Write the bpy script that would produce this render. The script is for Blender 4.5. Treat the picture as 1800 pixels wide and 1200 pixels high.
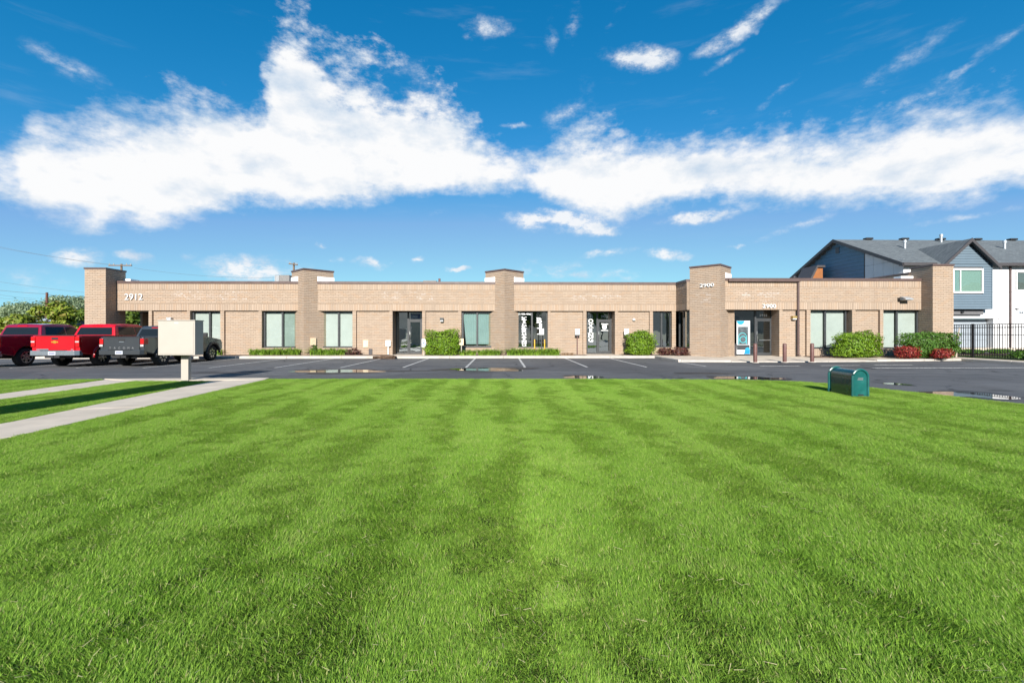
import bpy, bmesh, math, random
import numpy as np
from mathutils import Vector, Matrix, Euler

for o in list(bpy.data.objects):
    bpy.data.objects.remove(o)
SC = bpy.context.scene
COL = SC.collection
random.seed(7)
R = math.radians

# ------------------------------------------------------------------ camera
YAW = R(1.3)
CH, FPX, HY = 1.5, 800.0, 584.0          # eye height, focal length and horizon row of the photograph
cs, sn = math.cos(YAW), math.sin(YAW)
cam_d = bpy.data.cameras.new('camera')
cam = bpy.data.objects.new('camera', cam_d)
COL.objects.link(cam)
cam.location = (0, 0, CH)
cam.rotation_euler = (R(90), 0, -YAW)
cam_d.sensor_width = 36
cam_d.lens = 16
cam_d.shift_y = -(600 - HY) / 1800.0
cam_d.clip_start = 0.05
cam_d.clip_end = 12000
SC.camera = cam

# ------------------------------------------------------------------ light, exposure
SUN_EL = R(27)
SUN_SLOPE = 0.08
SKY_STRENGTH = 0.10
sun_d = bpy.data.lights.new('sun', 'SUN')
sun_d.energy = 4.6
sun_d.angle = R(0.53)
sun_d.color = (1.0, 0.945, 0.87)
sun = bpy.data.objects.new('sun', sun_d)
COL.objects.link(sun)
sun.location = (0, -20, 30)
_dir = Vector((SUN_SLOPE, 1.0, -math.tan(SUN_EL))).normalized()
sun.rotation_euler = _dir.to_track_quat('-Z', 'Y').to_euler()
SC.view_settings.view_transform = 'Standard'
SC.view_settings.look = 'None'
SC.view_settings.gamma = 1
SC.view_settings.use_curve_mapping = False
SC.view_settings.exposure = 0.94
SC.cycles.max_bounces = 8
SC.cycles.transparent_max_bounces = 24
SC.cycles.caustics_reflective = False
SC.cycles.caustics_refractive = False
SC.cycles.sample_clamp_indirect = 6


# ------------------------------------------------------------------ node helpers
class NT:
    def __init__(self, tree):
        self.t = tree
        self.t.nodes.clear()

    def n(self, typ, ins=None, **kw):
        nd = self.t.nodes.new(typ)
        for k, v in kw.items():
            setattr(nd, k, v)
        for k, v in (ins or {}).items():
            self.put(nd.inputs[k], v)
        return nd

    def put(self, sock, v):
        if hasattr(v, 'is_output'):
            self.t.links.new(v, sock)
        else:
            sock.default_value = v

    def m(self, op, a, b=0.0, c=0.0, clamp=False):
        nd = self.n('ShaderNodeMath', {0: a, 1: b, 2: c}, operation=op)
        nd.use_clamp = clamp
        return nd.outputs[0]

    def mix(self, f, a, b, blend='MIX'):
        nd = self.n('ShaderNodeMix', {0: f, 6: a, 7: b}, data_type='RGBA', blend_type=blend)
        return nd.outputs[2]

    def rng(self, v, a, b, c=0.0, d=1.0, smooth=False):
        nd = self.n('ShaderNodeMapRange', {0: v, 1: a, 2: b, 3: c, 4: d})
        if smooth:
            nd.interpolation_type = 'SMOOTHSTEP'
        return nd.outputs[0]

    def noise(self, vec, scale, detail=4.0, rough=0.5, w=None, dist=0.0):
        nd = self.n('ShaderNodeTexNoise', {'Scale': scale, 'Detail': detail, 'Roughness': rough, 'Distortion': dist})
        if vec is not None:
            self.put(nd.inputs['Vector'], vec)
        return nd.outputs['Fac']

    def vmul(self, v, s):
        return self.n('ShaderNodeVectorMath', {0: v, 1: s}, operation='MULTIPLY').outputs[0]


def c4(c):
    return (c[0], c[1], c[2], 1.0)


def srgb(r, g, b):
    f = lambda v: (v / 255 / 12.92) if v / 255 <= 0.04045 else ((v / 255 + 0.055) / 1.055) ** 2.4
    return (f(r), f(g), f(b))


# ------------------------------------------------------------------ world: Nishita sky with clouds
def px_dir(x, y):
    u, w = (x - 900) / FPX, (HY - y) / FPX
    return math.atan(u) + YAW, math.atan2(w, math.sqrt(1 + u * u))


TOP = [(-60, 262), (0, 272), (30, 262), (45, 222), (62, 205), (90, 212), (130, 203), (165, 200), (205, 188), (250, 195), (290, 176), (335, 186),
       (352, 158), (372, 172), (400, 170), (440, 172), (462, 160), (474, 100), (492, 40), (515, 12), (538, 14), (552, 55), (575, 92),
       (620, 112), (680, 132), (730, 150), (775, 158), (797, 180), (815, 225), (850, 248), (880, 266), (915, 276), (945, 278), (962, 262),
       (990, 243), (1040, 238), (1095, 222), (1122, 240), (1150, 250), (1200, 243), (1260, 238), (1310, 228), (1360, 218), (1385, 208),
       (1402, 222), (1450, 214), (1500, 208), (1560, 210), (1600, 200), (1660, 192), (1710, 188), (1800, 196), (1880, 215)]
BOT = [(-60, 352), (0, 362), (60, 378), (120, 392), (165, 404), (195, 388), (250, 400), (300, 383), (350, 382), (420, 366), (500, 365), (600, 355),
       (700, 346), (780, 343), (830, 340), (880, 326), (935, 318), (955, 345), (1000, 366), (1050, 381), (1100, 384), (1160, 370),
       (1250, 346), (1330, 345), (1420, 355), (1500, 361), (1600, 362), (1700, 350), (1750, 332), (1800, 318), (1880, 300)]
# centre x, y, radii, tilt (deg, up to the right), strength, softness
PUFF = [(125, 122, 85, 24, -12, .42), (852, 56, 46, 20, 10, .62), (1128, 104, 66, 27, -14, .80), (1300, 48, 78, 20, 20, .66), (1560, 118, 160, 26, 20, .34),
        (1630, 170, 90, 22, 10, .45), (985, 388, 102, 20, -4, .95), (1062, 404, 34, 11, 0, .7), (1216, 384, 72, 12, 8, .95), (1400, 396, 90, 9, 14, .45),
        (150, 455, 46, 19, 0, .85), (245, 457, 28, 11, 0, .85), (440, 474, 92, 27, 6, .95), (655, 465, 34, 9, 4, .85), (738, 463, 17, 8, 12, .85),
        (566, 434, 14, 5, 0, .7), (806, 474, 22, 5, 0, .7), (955, 472, 64, 16, 8, .62), (1072, 442, 46, 8, 6, .55), (1180, 448, 44, 10, -8, .75),
        (1085, 484, 36, 13, 0, .6), (1286, 432, 18, 5, 0, .55), (770, 379, 30, 8, 0, .4), (905, 225, 44, 6, 4, .38), (1000, 190, 60, 40, 30, .34),
        (965, 60, 16, 34, 0, .38), (1012, 40, 20, 40, -30, .44), (1075, 32, 40, 14, 35, .4), (1270, 105, 40, 10, 20, .36), (1690, 135, 60, 8, 28, .4),
        (1370, 165, 60, 9, 30, .36), (60, 500, 80, 26, 0, .5), (595, 463, 18, 8, 0, .5), (470, 490, 40, 10, 0, .6), (700, 170, 90, 60, 20, .35),
        (1700, 375, 120, 9, 6, .4), (500, 130, 40, 70, 30, .45), (330, 455, 26, 12, 0, .4), (1000, 480, 70, 9, 0, .45), (1780, 60, 60, 14, 30, .3)]


def build_world():
    w = bpy.data.worlds.new('World')
    SC.world = w
    w.use_nodes = True
    N = NT(w.node_tree)
    out = N.n('ShaderNodeOutputWorld')
    bg = N.n('ShaderNodeBackground', {'Strength': SKY_STRENGTH})
    N.t.links.new(bg.outputs[0], out.inputs[0])
    sky = N.n('ShaderNodeTexSky', sky_type='NISHITA')
    sky.sun_disc = False
    sky.sun_elevation = SUN_EL
    sky.sun_rotation = R(180) + math.atan(SUN_SLOPE)
    sky.altitude = 1300
    sky.air_density = 1.0
    sky.dust_density = 0.25
    sky.ozone_density = 2.6
    d = N.n('ShaderNodeTexCoord').outputs['Generated']
    sep = N.n('ShaderNodeSeparateXYZ', {0: d})
    x, y, z = sep.outputs
    az = N.m('ARCTAN2', x, y)
    el = N.m('ARCSINE', z)
    # domain warp in direction space
    dst = N.vmul(d, (1.0, 1.0, 1.9))
    wn = N.n('ShaderNodeTexNoise', {'Vector': d, 'Scale': 9.0, 'Detail': 5.0, 'Roughness': 0.6})
    ws = N.n('ShaderNodeSeparateColor', {0: wn.outputs['Color']}).outputs
    azw = N.m('MULTIPLY_ADD', N.m('SUBTRACT', ws[0], 0.5), 0.075, az)
    elw = N.m('MULTIPLY_ADD', N.m('SUBTRACT', ws[1], 0.5), 0.055, el)
    fb = N.noise(dst, 7.0, 12.0, 0.66)
    fb2 = N.noise(dst, 30.0, 6.0, 0.6)
    fbm = N.m('MULTIPLY_ADD', N.m('SUBTRACT', fb2, 0.5), 0.35, fb)
    A0, A1, E1 = -1.0, 1.0, 0.75
    t = N.rng(azw, A0, A1)

    def curve(pts):
        nd = N.n('ShaderNodeFloatCurve')
        nd.inputs['Factor'].default_value = 1
        N.put(nd.inputs['Value'], t)
        cv = nd.mapping.curves[0]
        q = sorted(((a - A0) / (A1 - A0), e / E1) for a, e in (px_dir(*p) for p in pts))
        cv.points[0].location = (0.0, q[0][1])
        cv.points[1].location = (1.0, q[-1][1])
        for p in q:
            cv.points.new(*p)
        for p in cv.points:
            p.handle_type = 'VECTOR'
        nd.mapping.extend = 'HORIZONTAL'
        nd.mapping.update()
        return N.m('MULTIPLY', nd.outputs[0], E1)

    top, bot = curve(TOP), curve(BOT)
    dt = N.m('DIVIDE', N.m('SUBTRACT', top, elw), 0.050)
    db = N.m('DIVIDE', N.m('SUBTRACT', elw, bot), 0.024)
    ins = N.m('MINIMUM', dt, db)
    ins = N.m('MINIMUM', ins, 2.6)
    hi = N.rng(el, 0.33, 0.52)
    ins = N.m('SUBTRACT', ins, N.m('MULTIPLY', hi, 0.25))
    amp = N.m('MULTIPLY_ADD', hi, 3.2, 4.0)
    band = N.rng(N.m('MULTIPLY_ADD', N.m('SUBTRACT', fbm, 0.5), amp, ins), -0.55, 1.25, smooth=True)
    E = None
    for (px, py, rx, ry, tl, s) in PUFF:
        a, e = px_dir(px, py)
        a1, e1 = px_dir(px + 1, py)
        a2, e2 = px_dir(px, py - 1)
        ra, re = rx * (a1 - a), ry * (e2 - e)
        mp = N.n('ShaderNodeMapping', vector_type='TEXTURE')
        mp.inputs['Location'].default_value = (a, e, 0)
        mp.inputs['Rotation'].default_value = (0, 0, R(tl))
        mp.inputs['Scale'].default_value = (ra * 1.42, re * 1.42, 1)
        N.put(mp.inputs['Vector'], N._azel if hasattr(N, '_azel') else N.__dict__.setdefault('_azel', N.n('ShaderNodeCombineXYZ', {0: azw, 1: elw}).outputs[0]))
        ln = N.n('ShaderNodeVectorMath', {0: mp.outputs[0]}, operation='LENGTH').outputs['Value']
        v = N.m('MULTIPLY_ADD', ln, -s, s)
        E = v if E is None else N.m('MAXIMUM', E, v)
    E = N.m('MAXIMUM', E, 0.0)
    E = N.m('MULTIPLY', E, N.m('POWER', N.m('MULTIPLY', N.m('ADD', fb, N.m('MULTIPLY', N.m('SUBTRACT', N.noise(dst, 19.0, 8.0, 0.68), 0.5), 0.9)), 2.0), 2.6))
    puff = N.rng(E, 0.10, 1.0, 0, 0.9, smooth=True)
    dens = N.m('MAXIMUM', band, puff)
    # faint high veil
    st = N.n('ShaderNodeMapping', {'Vector': d})
    st.inputs['Rotation'].default_value = (0, R(24), 0)
    st.inputs['Scale'].default_value = (1.6, 1.6, 11.0)
    veil = N.rng(N.noise(st.outputs[0], 3.2, 8, 0.6), 0.55, 0.85, 0, 0.10, smooth=True)
    veil = N.m('MULTIPLY', veil, N.rng(z, 0.12, 0.3))
    dens = N.m('MAXIMUM', dens, veil)
    # cloud tone: white, a little blue-grey where thin or folded
    up = N.n('ShaderNodeVectorMath', {0: dst, 1: (0.010, 0.0, 0.045)}, operation='ADD').outputs[0]
    relief = N.m('SUBTRACT', N.noise(dst, 9.0, 8.0, 0.62), N.noise(up, 9.0, 8.0, 0.62))
    soft = N.noise(dst, 4.5, 3.0, 0.5)
    fold = N.m('ADD', N.m('MULTIPLY_ADD', relief, 2.6, 0.62), N.m('MULTIPLY', N.m('SUBTRACT', soft, 0.5), 1.3))
    fold = N.m('ADD', fold, N.m('MULTIPLY', N.rng(N.m('MULTIPLY', dens, dens), 0.3, 1.0), 0.30))
    fold = N.m('MINIMUM', N.m('MAXIMUM', fold, 0.0), 1.0)
    k = CLOUD_K
    ccol = N.mix(fold, c4([k * v for v in (0.60, 0.72, 0.86)]), c4([k * v for v in (0.985, 0.99, 1.0)]))
    # deep polarised blue: the sky model's own colour with its contrast raised per channel
    sc_ = N.n('ShaderNodeSeparateColor', {0: sky.outputs[0]}).outputs
    pre = 0.12 * 1.537
    post = 1.0 / (SKY_STRENGTH * 2 ** 0.94)
    ch = []
    for i, (ex, am) in enumerate(((3.2, 3.2), (0.86, 0.60), (0.74, 0.79))):
        ch.append(N.m('MULTIPLY', N.m('POWER', N.m('MULTIPLY', sc_[i], pre), ex), am * post))
    ch[0] = N.m('MINIMUM', ch[0], N.m('MULTIPLY', ch[1], 0.47))
    ch[2] = N.m('MINIMUM', ch[2], N.m('ADD', 0.58 * post, N.m('MULTIPLY', ch[1], 0.50)))
    skyc = N.n('ShaderNodeCombineColor', {0: ch[0], 1: ch[1], 2: ch[2]}).outputs[0]
    fin = N.mix(dens, skyc, ccol)
    N.t.links.new(fin, bg.inputs[0])
    w.cycles.sampling_method = 'MANUAL'
    w.cycles.sample_map_resolution = 512


CLOUD_K, SKY_HUE, SKY_SAT = 5.15, 0.5, 1.12
build_world()


# ------------------------------------------------------------------ materials
def newmat(name):
    m = bpy.data.materials.new(name)
    m.use_nodes = True
    N = NT(m.node_tree)
    out = N.n('ShaderNodeOutputMaterial')
    return m, N, out


def mat(name, col, rough=0.6, metal=0.0, var=0.12, scale=6.0, bump=0.0, bscale=60.0, coat=0.0, dirt=None, spec=0.5):
    m, N, out = newmat(name)
    co = N.n('ShaderNodeTexCoord').outputs['Object']
    f = N.noise(co, scale, 5, 0.6)
    lo = c4([v * (1 - var) for v in col])
    hi = c4([min(1, v * (1 + var)) for v in col])
    c = N.mix(N.rng(f, 0.3, 0.7), lo, hi)
    if dirt:
        f2 = N.rng(N.noise(co, scale * 0.45, 7, 0.65), 0.52, 0.72, 0, dirt[1], smooth=True)
        c = N.mix(f2, c, c4(dirt[0]))
    b = N.n('ShaderNodeBsdfPrincipled', {'Base Color': c, 'Metallic': metal, 'Coat Weight': coat, 'Coat Roughness': 0.06, 'Specular IOR Level': spec})
    N.put(b.inputs['Roughness'], N.rng(N.noise(co, scale * 3, 3), 0.3, 0.7, max(0.02, rough - 0.06), min(1, rough + 0.06)))
    if bump:
        bp = N.n('ShaderNodeBump', {'Strength': bump, 'Distance': 0.01, 'Height': N.noise(co, bscale, 4, 0.6)})
        N.put(b.inputs['Normal'], bp.outputs[0])
    N.t.links.new(b.outputs[0], out.inputs[0])
    return m


def brick_mat(name, base, residue=True):
    m, N, out = newmat(name)
    co = N.n('ShaderNodeTexCoord').outputs['Object']
    r = N.n('ShaderNodeAttribute', attribute_name='rnd').outputs['Fac']
    f = N.noise(co, 3.0, 6, 0.65)
    g = N.noise(co, 45.0, 4, 0.6)
    lo, mid, hi = [c4([v * k for v in base]) for k in (0.86, 1.0, 1.12)]
    c = N.mix(r, lo, hi)
    c = N.mix(N.rng(f, 0.35, 0.7), c, mid)
    warm = c4((base[0] * 1.02, base[1] * 0.9, base[2] * 0.78))
    c = N.mix(N.m('MULTIPLY', N.rng(N.m('FRACT', N.m('MULTIPLY', r, 7.3)), 0.6, 1.0), 0.6), c, warm)
    c = N.mix(N.rng(g, 0.45, 0.75, 0, 0.25), c, lo)
    ms = N.n('ShaderNodeMapping', {'Vector': co})
    ms.inputs['Scale'].default_value = (2.2, 2.2, 0.22)
    c = N.mix(N.rng(N.noise(ms.outputs[0], 1.0, 6, 0.65), 0.52, 0.78, 0, 0.45), c, c4([v * 0.72 for v in base]))
    if residue:
        q = N.n('ShaderNodeAttribute', attribute_name='res').outputs['Fac']
        k = N.m('MULTIPLY', q, N.rng(N.noise(co, 9.0, 4, 0.6), 0.44, 0.6))
        c = N.mix(k, c, c4((0.46, 0.41, 0.37)))
    bp = N.n('ShaderNodeBump', {'Strength': 0.35, 'Distance': 0.006, 'Height': g})
    b = N.n('ShaderNodeBsdfPrincipled', {'Base Color': c, 'Roughness': 0.85, 'Normal': bp.outputs[0], 'Specular IOR Level': 0.25})
    N.t.links.new(b.outputs[0], out.inputs[0])
    return m


def glass_mat(name, tint, body=0.0, bodycol=(0.02, 0.03, 0.03), refl=1.0, wob=0.0):
    m, N, out = newmat(name)
    co = N.n('ShaderNodeTexCoord').outputs['Object']
    tr = N.n('ShaderNodeBsdfTransparent', {0: c4(tint)})
    df = N.n('ShaderNodeBsdfDiffuse', {0: c4(bodycol)})
    base = N.n('ShaderNodeMixShader', {0: body, 1: tr.outputs[0], 2: df.outputs[0]})
    gl = N.n('ShaderNodeBsdfGlossy', {'Roughness': 0.015, 'Color': (0.9, 0.97, 0.97, 1)})
    if wob:
        bp = N.n('ShaderNodeBump', {'Strength': wob, 'Distance': 0.02, 'Height': N.noise(co, 1.6, 2)})
        N.put(gl.inputs['Normal'], bp.outputs[0])
    fr = N.n('ShaderNodeFresnel', {'IOR': 1.55})
    geo = N.n('ShaderNodeNewGeometry')
    fac = N.m('MULTIPLY', N.m('ADD', fr.outputs[0], 0.06 * refl), refl, clamp=True)
    fac = N.m('MULTIPLY', fac, N.m('SUBTRACT', 1.0, geo.outputs['Backfacing']))
    mx = N.n('ShaderNodeMixShader', {0: fac, 1: base.outputs[0], 2: gl.outputs[0]})
    N.t.links.new(mx.outputs[0], out.inputs[0])
    return m


def leaf_mat(name, a, b, c=None, trans=0.35, rough=0.5, nscale=1.2):
    m, N, out = newmat(name)
    r = N.n('ShaderNodeAttribute', attribute_name='rnd').outputs['Fac']
    pos = N.n('ShaderNodeNewGeometry').outputs['Position']
    f = N.rng(N.noise(pos, nscale, 4, 0.6), 0.3, 0.7)
    t = N.m('ADD', N.m('MULTIPLY', r, 0.6), N.m('MULTIPLY', f, 0.4))
    col = N.mix(t, c4(a), c4(b))
    if c:
        col = N.mix(N.rng(N.m('FRACT', N.m('MULTIPLY', r, 13.7)), 0.80, 0.86, 0, 0.8), col, c4(c))
    p = N.n('ShaderNodeBsdfPrincipled', {'Base Color': col, 'Roughness': rough, 'Specular IOR Level': 0.4})
    tl = N.n('ShaderNodeBsdfTranslucent', {0: N.mix(0.4, col, c4((0.25, 0.32, 0.02)), 'MIX') if b[1] > b[0] else col})
    mx = N.n('ShaderNodeMixShader', {0: trans, 1: p.outputs[0], 2: tl.outputs[0]})
    N.t.links.new(mx.outputs[0], out.inputs[0])
    return m


BRICK = (0.366, 0.284, 0.215)
M = {}
M['brick'] = brick_mat('tan_brick', BRICK)
M['mortar'] = mat('mortar', (0.235, 0.175, 0.125), 0.9, var=0.2, scale=9)
M['brown_brick'] = brick_mat('brown_brick', (0.30, 0.12, 0.045), False)
M['brown_metal'] = mat('brown_metal', (0.095, 0.062, 0.055), 0.42, var=0.12, scale=3, dirt=((0.16, 0.12, 0.11), 0.5))
M['bronze'] = mat('dark_bronze', (0.042, 0.045, 0.048), 0.4, var=0.15)
M['white'] = mat('white_paint', (0.78, 0.78, 0.76), 0.55, var=0.04, dirt=((0.6, 0.57, 0.52), 0.4))
M['vinyl'] = mat('white_vinyl', (0.82, 0.83, 0.83), 0.5, var=0.02)
M['letter'] = mat('letter_white', (0.62, 0.62, 0.61), 0.4, var=0.06)
M['fadevinyl'] = mat('faded_vinyl', (0.30, 0.38, 0.46), 0.5, var=0.2)
M['blue_sign'] = mat('blue_sign', (0.02, 0.045, 0.13), 0.4, var=0.1)
M['dullletter'] = mat('dull_letter', (0.16, 0.165, 0.17), 0.4, var=0.1)
M['hc_blue'] = mat('sign_blue', (0.03, 0.12, 0.5), 0.4, var=0.05)
M['blind'] = mat('blind_fabric', (0.475, 0.460, 0.455), 0.8, var=0.07, scale=1.5)
M['blind_dim'] = mat('blind_grey', (0.25, 0.285, 0.27), 0.8, var=0.15, scale=1.5)
M['curtain'] = mat('curtain_cloth', (0.23, 0.31, 0.315), 0.9, var=0.06, scale=2)
M['interior'] = mat('interior_dark', (0.05, 0.05, 0.05), 0.9)
M['wood_slat'] = mat('tan_slat', (0.34, 0.25, 0.15), 0.7)
M['glass'] = glass_mat('tinted_glass', (0.92, 0.965, 0.945), 0.0, refl=0.8, wob=0.05)
M['dark_glass'] = glass_mat('dark_tinted_glass', (0.26, 0.34, 0.36), 0.06, (0.02, 0.03, 0.035), refl=1.8, wob=0.08)
M['mirror_glass'] = glass_mat('reflective_glass', (0.40, 0.48, 0.49), 0.10, (0.03, 0.05, 0.055), refl=2.5, wob=0.10)
M['clear_glass'] = glass_mat('greenish_glass', (0.87, 0.93, 0.90), 0.0, refl=0.7)
M['steel'] = mat('brushed_steel', (0.62, 0.62, 0.6), 0.3, 1.0, var=0.05)
M['galv'] = mat('galvanised', (0.50, 0.52, 0.53), 0.45, 0.6, var=0.1)
M['taupe'] = mat('weathered_taupe', (0.15, 0.14, 0.13), 0.6, var=0.15)
M['black'] = mat('black_plastic', (0.018, 0.018, 0.019), 0.5)
M['cream'] = mat('cream_paint', (0.385, 0.352, 0.305), 0.5, var=0.03, scale=2, dirt=((0.36, 0.32, 0.27), 0.25))
M['cream_sign'] = mat('cream_sign', (0.62, 0.50, 0.34), 0.6)
M['brass'] = mat('brass_fixture', (0.42, 0.30, 0.10), 0.4, 0.5)
M['lens'] = mat('frosted_lens', (0.75, 0.74, 0.68), 0.35)
M['bollard'] = mat('oxide_red_paint', (0.115, 0.050, 0.042), 0.55, var=0.25, scale=9, bump=0.2, dirt=((0.21, 0.14, 0.12), 0.7))
M['teal'] = mat('teal_paint', (0.005, 0.085, 0.078), 0.34, var=0.2, scale=5, dirt=((0.03, 0.15, 0.145), 0.7), coat=0.15)
M['teal_shade'] = mat('shaded_green_panel', (0.014, 0.050, 0.040), 0.20, var=0.3, scale=8, coat=0.5)  # cabinet sides in a darker green, their shade painted into the colour
M['concrete'] = mat('concrete', (0.50, 0.43, 0.345), 0.85, var=0.13, scale=1.6, bump=0.25, bscale=120, dirt=((0.40, 0.34, 0.27), 0.6))
M['kerb'] = mat('kerb_concrete', (0.46, 0.42, 0.37), 0.85, var=0.14, scale=2.2, bump=0.3, bscale=90, dirt=((0.30, 0.26, 0.21), 0.6))
M['roof_mem'] = mat('white_membrane', (0.80, 0.80, 0.78), 0.6, var=0.03)
M['debris'] = mat('rotten_wood', (0.085, 0.052, 0.032), 0.9, var=0.5, scale=14, bump=0.8, bscale=50, dirt=((0.20, 0.13, 0.09), 0.8))
M['yellow'] = mat('yellow_paint', (0.62, 0.33, 0.02), 0.5, var=0.1)
M['pole_wood'] = mat('pole_wood', (0.16, 0.115, 0.08), 0.85, var=0.25, bump=0.4)
M['redpole'] = mat('creosote_pole', (0.11, 0.045, 0.03), 0.85, var=0.25)
M['ins'] = mat('insulator', (0.35, 0.33, 0.3), 0.3)
M['wire'] = mat('wire_rubber', (0.10, 0.11, 0.12), 0.6)
M['poster_white'] = mat('poster_white', (0.55, 0.57, 0.58), 0.5, var=0.02)
M['poster_cyan'] = mat('poster_cyan', (0.01, 0.27, 0.42), 0.5, var=0.05)
M['poster_blue'] = mat('poster_blue', (0.0, 0.20, 0.42), 0.5, var=0.05)
M['poster_photo'] = mat('poster_photo', (0.06, 0.075, 0.085), 0.5, var=0.9, scale=4)
M['poster_teal'] = mat('poster_teal', (0.06, 0.40, 0.44), 0.5, var=0.1)
M['red_paint'] = mat('red_car_paint', (0.50, 0.002, 0.008), 0.30, 0.0, var=0.03, coat=0.5, scale=0.25)
M['maroon'] = mat('maroon_car_paint', (0.22, 0.002, 0.018), 0.24, 0.0, var=0.03, coat=1.0, scale=0.25)
M['grey_paint'] = mat('grey_car_paint', (0.040, 0.045, 0.051), 0.30, 0.2, var=0.02, coat=1.0, scale=0.25)
M['car_glass'] = mat('car_glass', (0.010, 0.013, 0.015), 0.05, 0.0, var=0.05, spec=0.35)
M['rubber'] = mat('tyre_rubber', (0.014, 0.014, 0.014), 0.85, var=0.2, bump=0.3)
M['alloy'] = mat('alloy_wheel', (0.55, 0.55, 0.56), 0.28, 0.9, var=0.05)
M['blackwheel'] = mat('black_wheel', (0.02, 0.02, 0.021), 0.3, 0.3, coat=0.5)
M['chrome'] = mat('chrome', (0.42, 0.46, 0.50), 0.26, 0.75, var=0.05)
M['tail'] = mat('tail_light', (0.45, 0.004, 0.006), 0.12, coat=1.0)
M['taillo'] = mat('reverse_light', (0.42, 0.40, 0.40), 0.15, coat=0.6)
M['gold'] = mat('gold_badge', (0.75, 0.42, 0.06), 0.25, 0.6)
M['plate'] = mat('licence_plate', (0.50, 0.52, 0.56), 0.4, var=0.05)
M['plate_ink'] = mat('plate_ink', (0.06, 0.08, 0.2), 0.5)
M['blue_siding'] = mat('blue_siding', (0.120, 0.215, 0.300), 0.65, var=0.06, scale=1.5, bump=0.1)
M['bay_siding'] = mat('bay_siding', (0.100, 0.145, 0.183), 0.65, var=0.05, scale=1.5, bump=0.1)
M['white_panel'] = mat('white_panel', (0.66, 0.66, 0.66), 0.7, var=0.03, scale=0.8)
M['trim_dark'] = mat('dark_trim', (0.055, 0.050, 0.052), 0.5, var=0.1)
M['garage'] = mat('garage_door', (0.30, 0.34, 0.38), 0.55, var=0.03)
M['soffit'] = mat('dark_soffit', (0.12, 0.12, 0.125), 0.7)
M['fence'] = mat('black_fence', (0.014, 0.012, 0.013), 0.45)
M['stake'] = mat('pale_wood', (0.36, 0.30, 0.24), 0.8)
M['soil'] = mat('bark_mulch', (0.085, 0.055, 0.038), 0.95, var=0.5, scale=20, bump=0.8, bscale=70)
M['bark'] = mat('bark', (0.085, 0.062, 0.045), 0.9, var=0.3, bump=0.6)
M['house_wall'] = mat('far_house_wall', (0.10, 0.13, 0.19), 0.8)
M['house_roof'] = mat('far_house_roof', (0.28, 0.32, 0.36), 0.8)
M['shrub_lime'] = leaf_mat('lime_leaves', (0.055, 0.150, 0.008), (0.27, 0.42, 0.026), None, 0.32, nscale=3)
M['shrub_green'] = leaf_mat('green_leaves', (0.030, 0.100, 0.012), (0.125, 0.25, 0.030), None, 0.3, nscale=3)
M['shrub_red'] = leaf_mat('red_leaves', (0.13, 0.012, 0.016), (0.40, 0.035, 0.030), (0.42, 0.12, 0.04), 0.3, nscale=5)
M['purple'] = leaf_mat('purple_leaves', (0.04, 0.012, 0.014), (0.13, 0.04, 0.035), (0.20, 0.10, 0.05), 0.25)
M['lily'] = leaf_mat('lily_leaves', (0.09, 0.22, 0.015), (0.30, 0.46, 0.05), None, 0.35, nscale=3)
M['dryplant'] = leaf_mat('dry_leaves', (0.22, 0.14, 0.07), (0.36, 0.22, 0.12), None, 0.2)
M['tree_yel'] = leaf_mat('yellow_green_leaves', (0.085, 0.15, 0.014), (0.36, 0.42, 0.045), (0.36, 0.27, 0.08), 0.35, nscale=0.8)
M['tree_green'] = leaf_mat('mid_green_leaves', (0.05, 0.115, 0.016), (0.20, 0.27, 0.035), None, 0.35, nscale=0.6)
M['tree_haze'] = leaf_mat('hazed_green_leaves', (0.14, 0.21, 0.12), (0.30, 0.37, 0.21), None, 0.3, nscale=0.5)  # far leaves paled and greyed, distance haze mixed into their colour
M['twig_shade'] = mat('twig_shade', (0.05, 0.05, 0.02), 0.9, var=0.3)


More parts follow.
